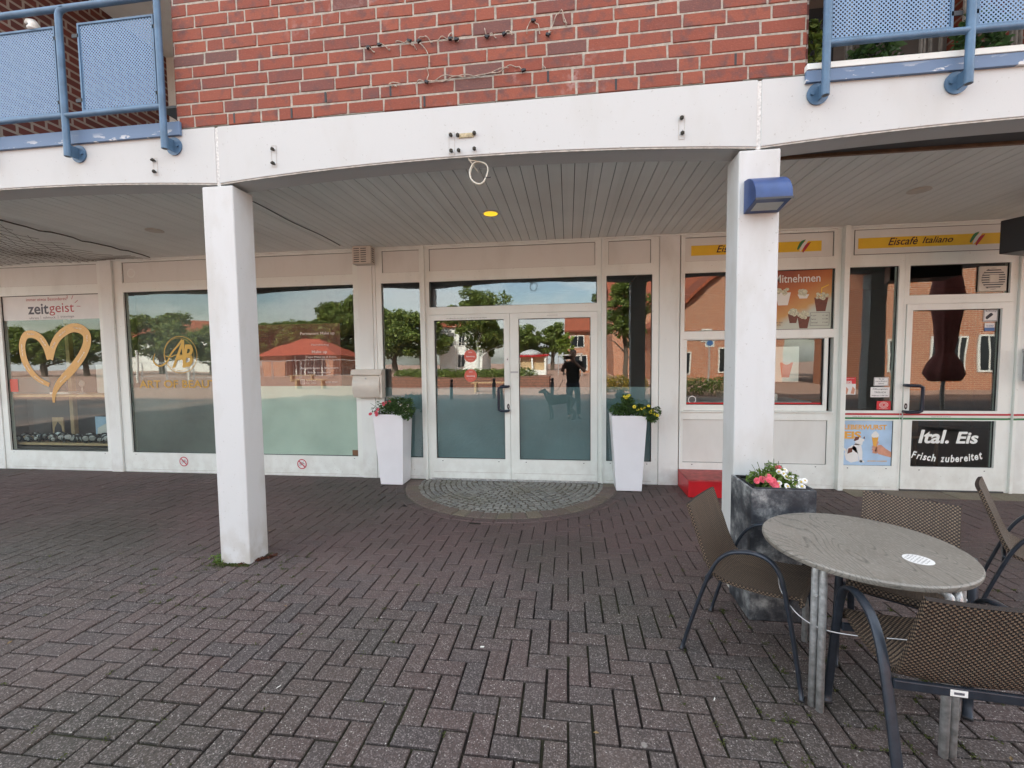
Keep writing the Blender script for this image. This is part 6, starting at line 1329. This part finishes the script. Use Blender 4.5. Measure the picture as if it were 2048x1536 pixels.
for s, hx in ((-1, -.075), (1, .125)):          # hands gripping the short ends of the phone
    W_ = (hx - s * 0 + s * .018, -.085, 1.445); V = [W_, (hx + s * .006, -.078, 1.48)]; Eh = [(0, 1)]; rh = [(.022, .016), (.030, .014)]
    for k in range(4):
        z = 1.520 - k * .019; ln = (.030, .034, .032, .025)[k]; b = len(V); V += [(hx + s * .004, -.066, z), (hx - s * .008, -.050, z + .002), (hx - s * (.010 + ln), -.050, z)]; Eh += [(1, b), (b, b + 1), (b + 1, b + 2)]; rh += [.009, .0085, .007]
    b = len(V); V += [(hx - s * .012, -.084, 1.468), (hx - s * .034, -.082, 1.475), (hx - s * .054, -.078, 1.482)]; Eh += [(0, b), (b, b + 1), (b + 1, b + 2)]; rh += [.012, .010, .008]
    skin('hand', V, Eh, rh, M['skin'], bo, root=1, sub=1)
DX, DY = -.15, .02
dg = thing('dog', (DX, DY, 0), 'dark short haired dog standing sideways on a leash beside the photographer', 'dog')
def d(x, y, z): return (DX + x, DY + y, z)
V = [d(0, 0, .50), d(-.14, 0, .49), d(-.27, 0, .50), d(.12, 0, .52), d(.24, 0, .53), d(-.34, 0, .60), d(-.39, 0, .69), d(-.44, 0, .73), d(-.51, 0, .70), d(-.57, 0, .69), d(.33, 0, .50), d(.40, 0, .40),
     d(-.27, .07, .40), d(-.26, .075, .24), d(-.27, .075, .05), d(-.30, .075, .02), d(-.27, -.07, .40), d(-.22, -.075, .24), d(-.21, -.075, .05), d(-.24, -.075, .02),
     d(.22, .08, .42), d(.16, .085, .30), d(.29, .085, .18), d(.26, .085, .03), d(.22, .085, .02), d(.24, -.08, .42), d(.20, -.085, .30), d(.33, -.085, .18), d(.31, -.085, .03), d(.27, -.085, .02)]
E_ = [(0, 1), (1, 2), (0, 3), (3, 4), (2, 5), (5, 6), (6, 7), (7, 8), (8, 9), (4, 10), (10, 11), (2, 12), (12, 13), (13, 14), (14, 15), (2, 16), (16, 17), (17, 18), (18, 19), (4, 20), (20, 21), (21, 22), (22, 23), (23, 24), (4, 25), (25, 26), (26, 27), (27, 28), (28, 29)]
rr = [(.11, .115), (.12, .135), (.12, .14), (.10, .095), (.105, .105), (.08, .09), (.055, .06), (.062, .065), (.035, .035), (.028, .024), .022, .010, .045, .026, .020, .022, .045, .026, .020, .022, .06, .042, .022, .019, .022, .06, .042, .022, .019, .022]
db = skin('body', V, E_, rr, M['dog'], dg)
for s in (-1, 1): MB().add([d(-.42, s * .045, .77), d(-.38, s * .055, .765), d(-.39, s * .075, .69), d(-.43, s * .068, .70)], [(0, 1, 2, 3)]).prism([d(-.42, s * .045, .77), d(-.38, s * .055, .765), d(-.39, s * .078, .69), d(-.43, s * .070, .70)], (0, s * .006, 0)).build('ear', M['dog'], db); MB().lathe([(0, -.007), (.007, 0), (0, .007)], 8, d(-.475, s * .034, .735), cap=False).build('eye', M['black'], db)
n = 18; MB().tube([d(-.355 + .0 * k, .066 * math.cos(2 * math.pi * k / n), .635 + .062 * math.sin(2 * math.pi * k / n)) for k in range(n)], .010, 6, closed=True).build('collar', M['flagred'], dg)
small(MB().tube([d(-.33, .0, .69), d(-.10, -.05, .72), d(.02, -.08, .95), (-.075, -.09, 1.25), (-.07, -.088, 1.43)], .005, 6), 'leash', M['ink'], 'dark leash running from the dog up to the hand', 'leash', smooth=True)
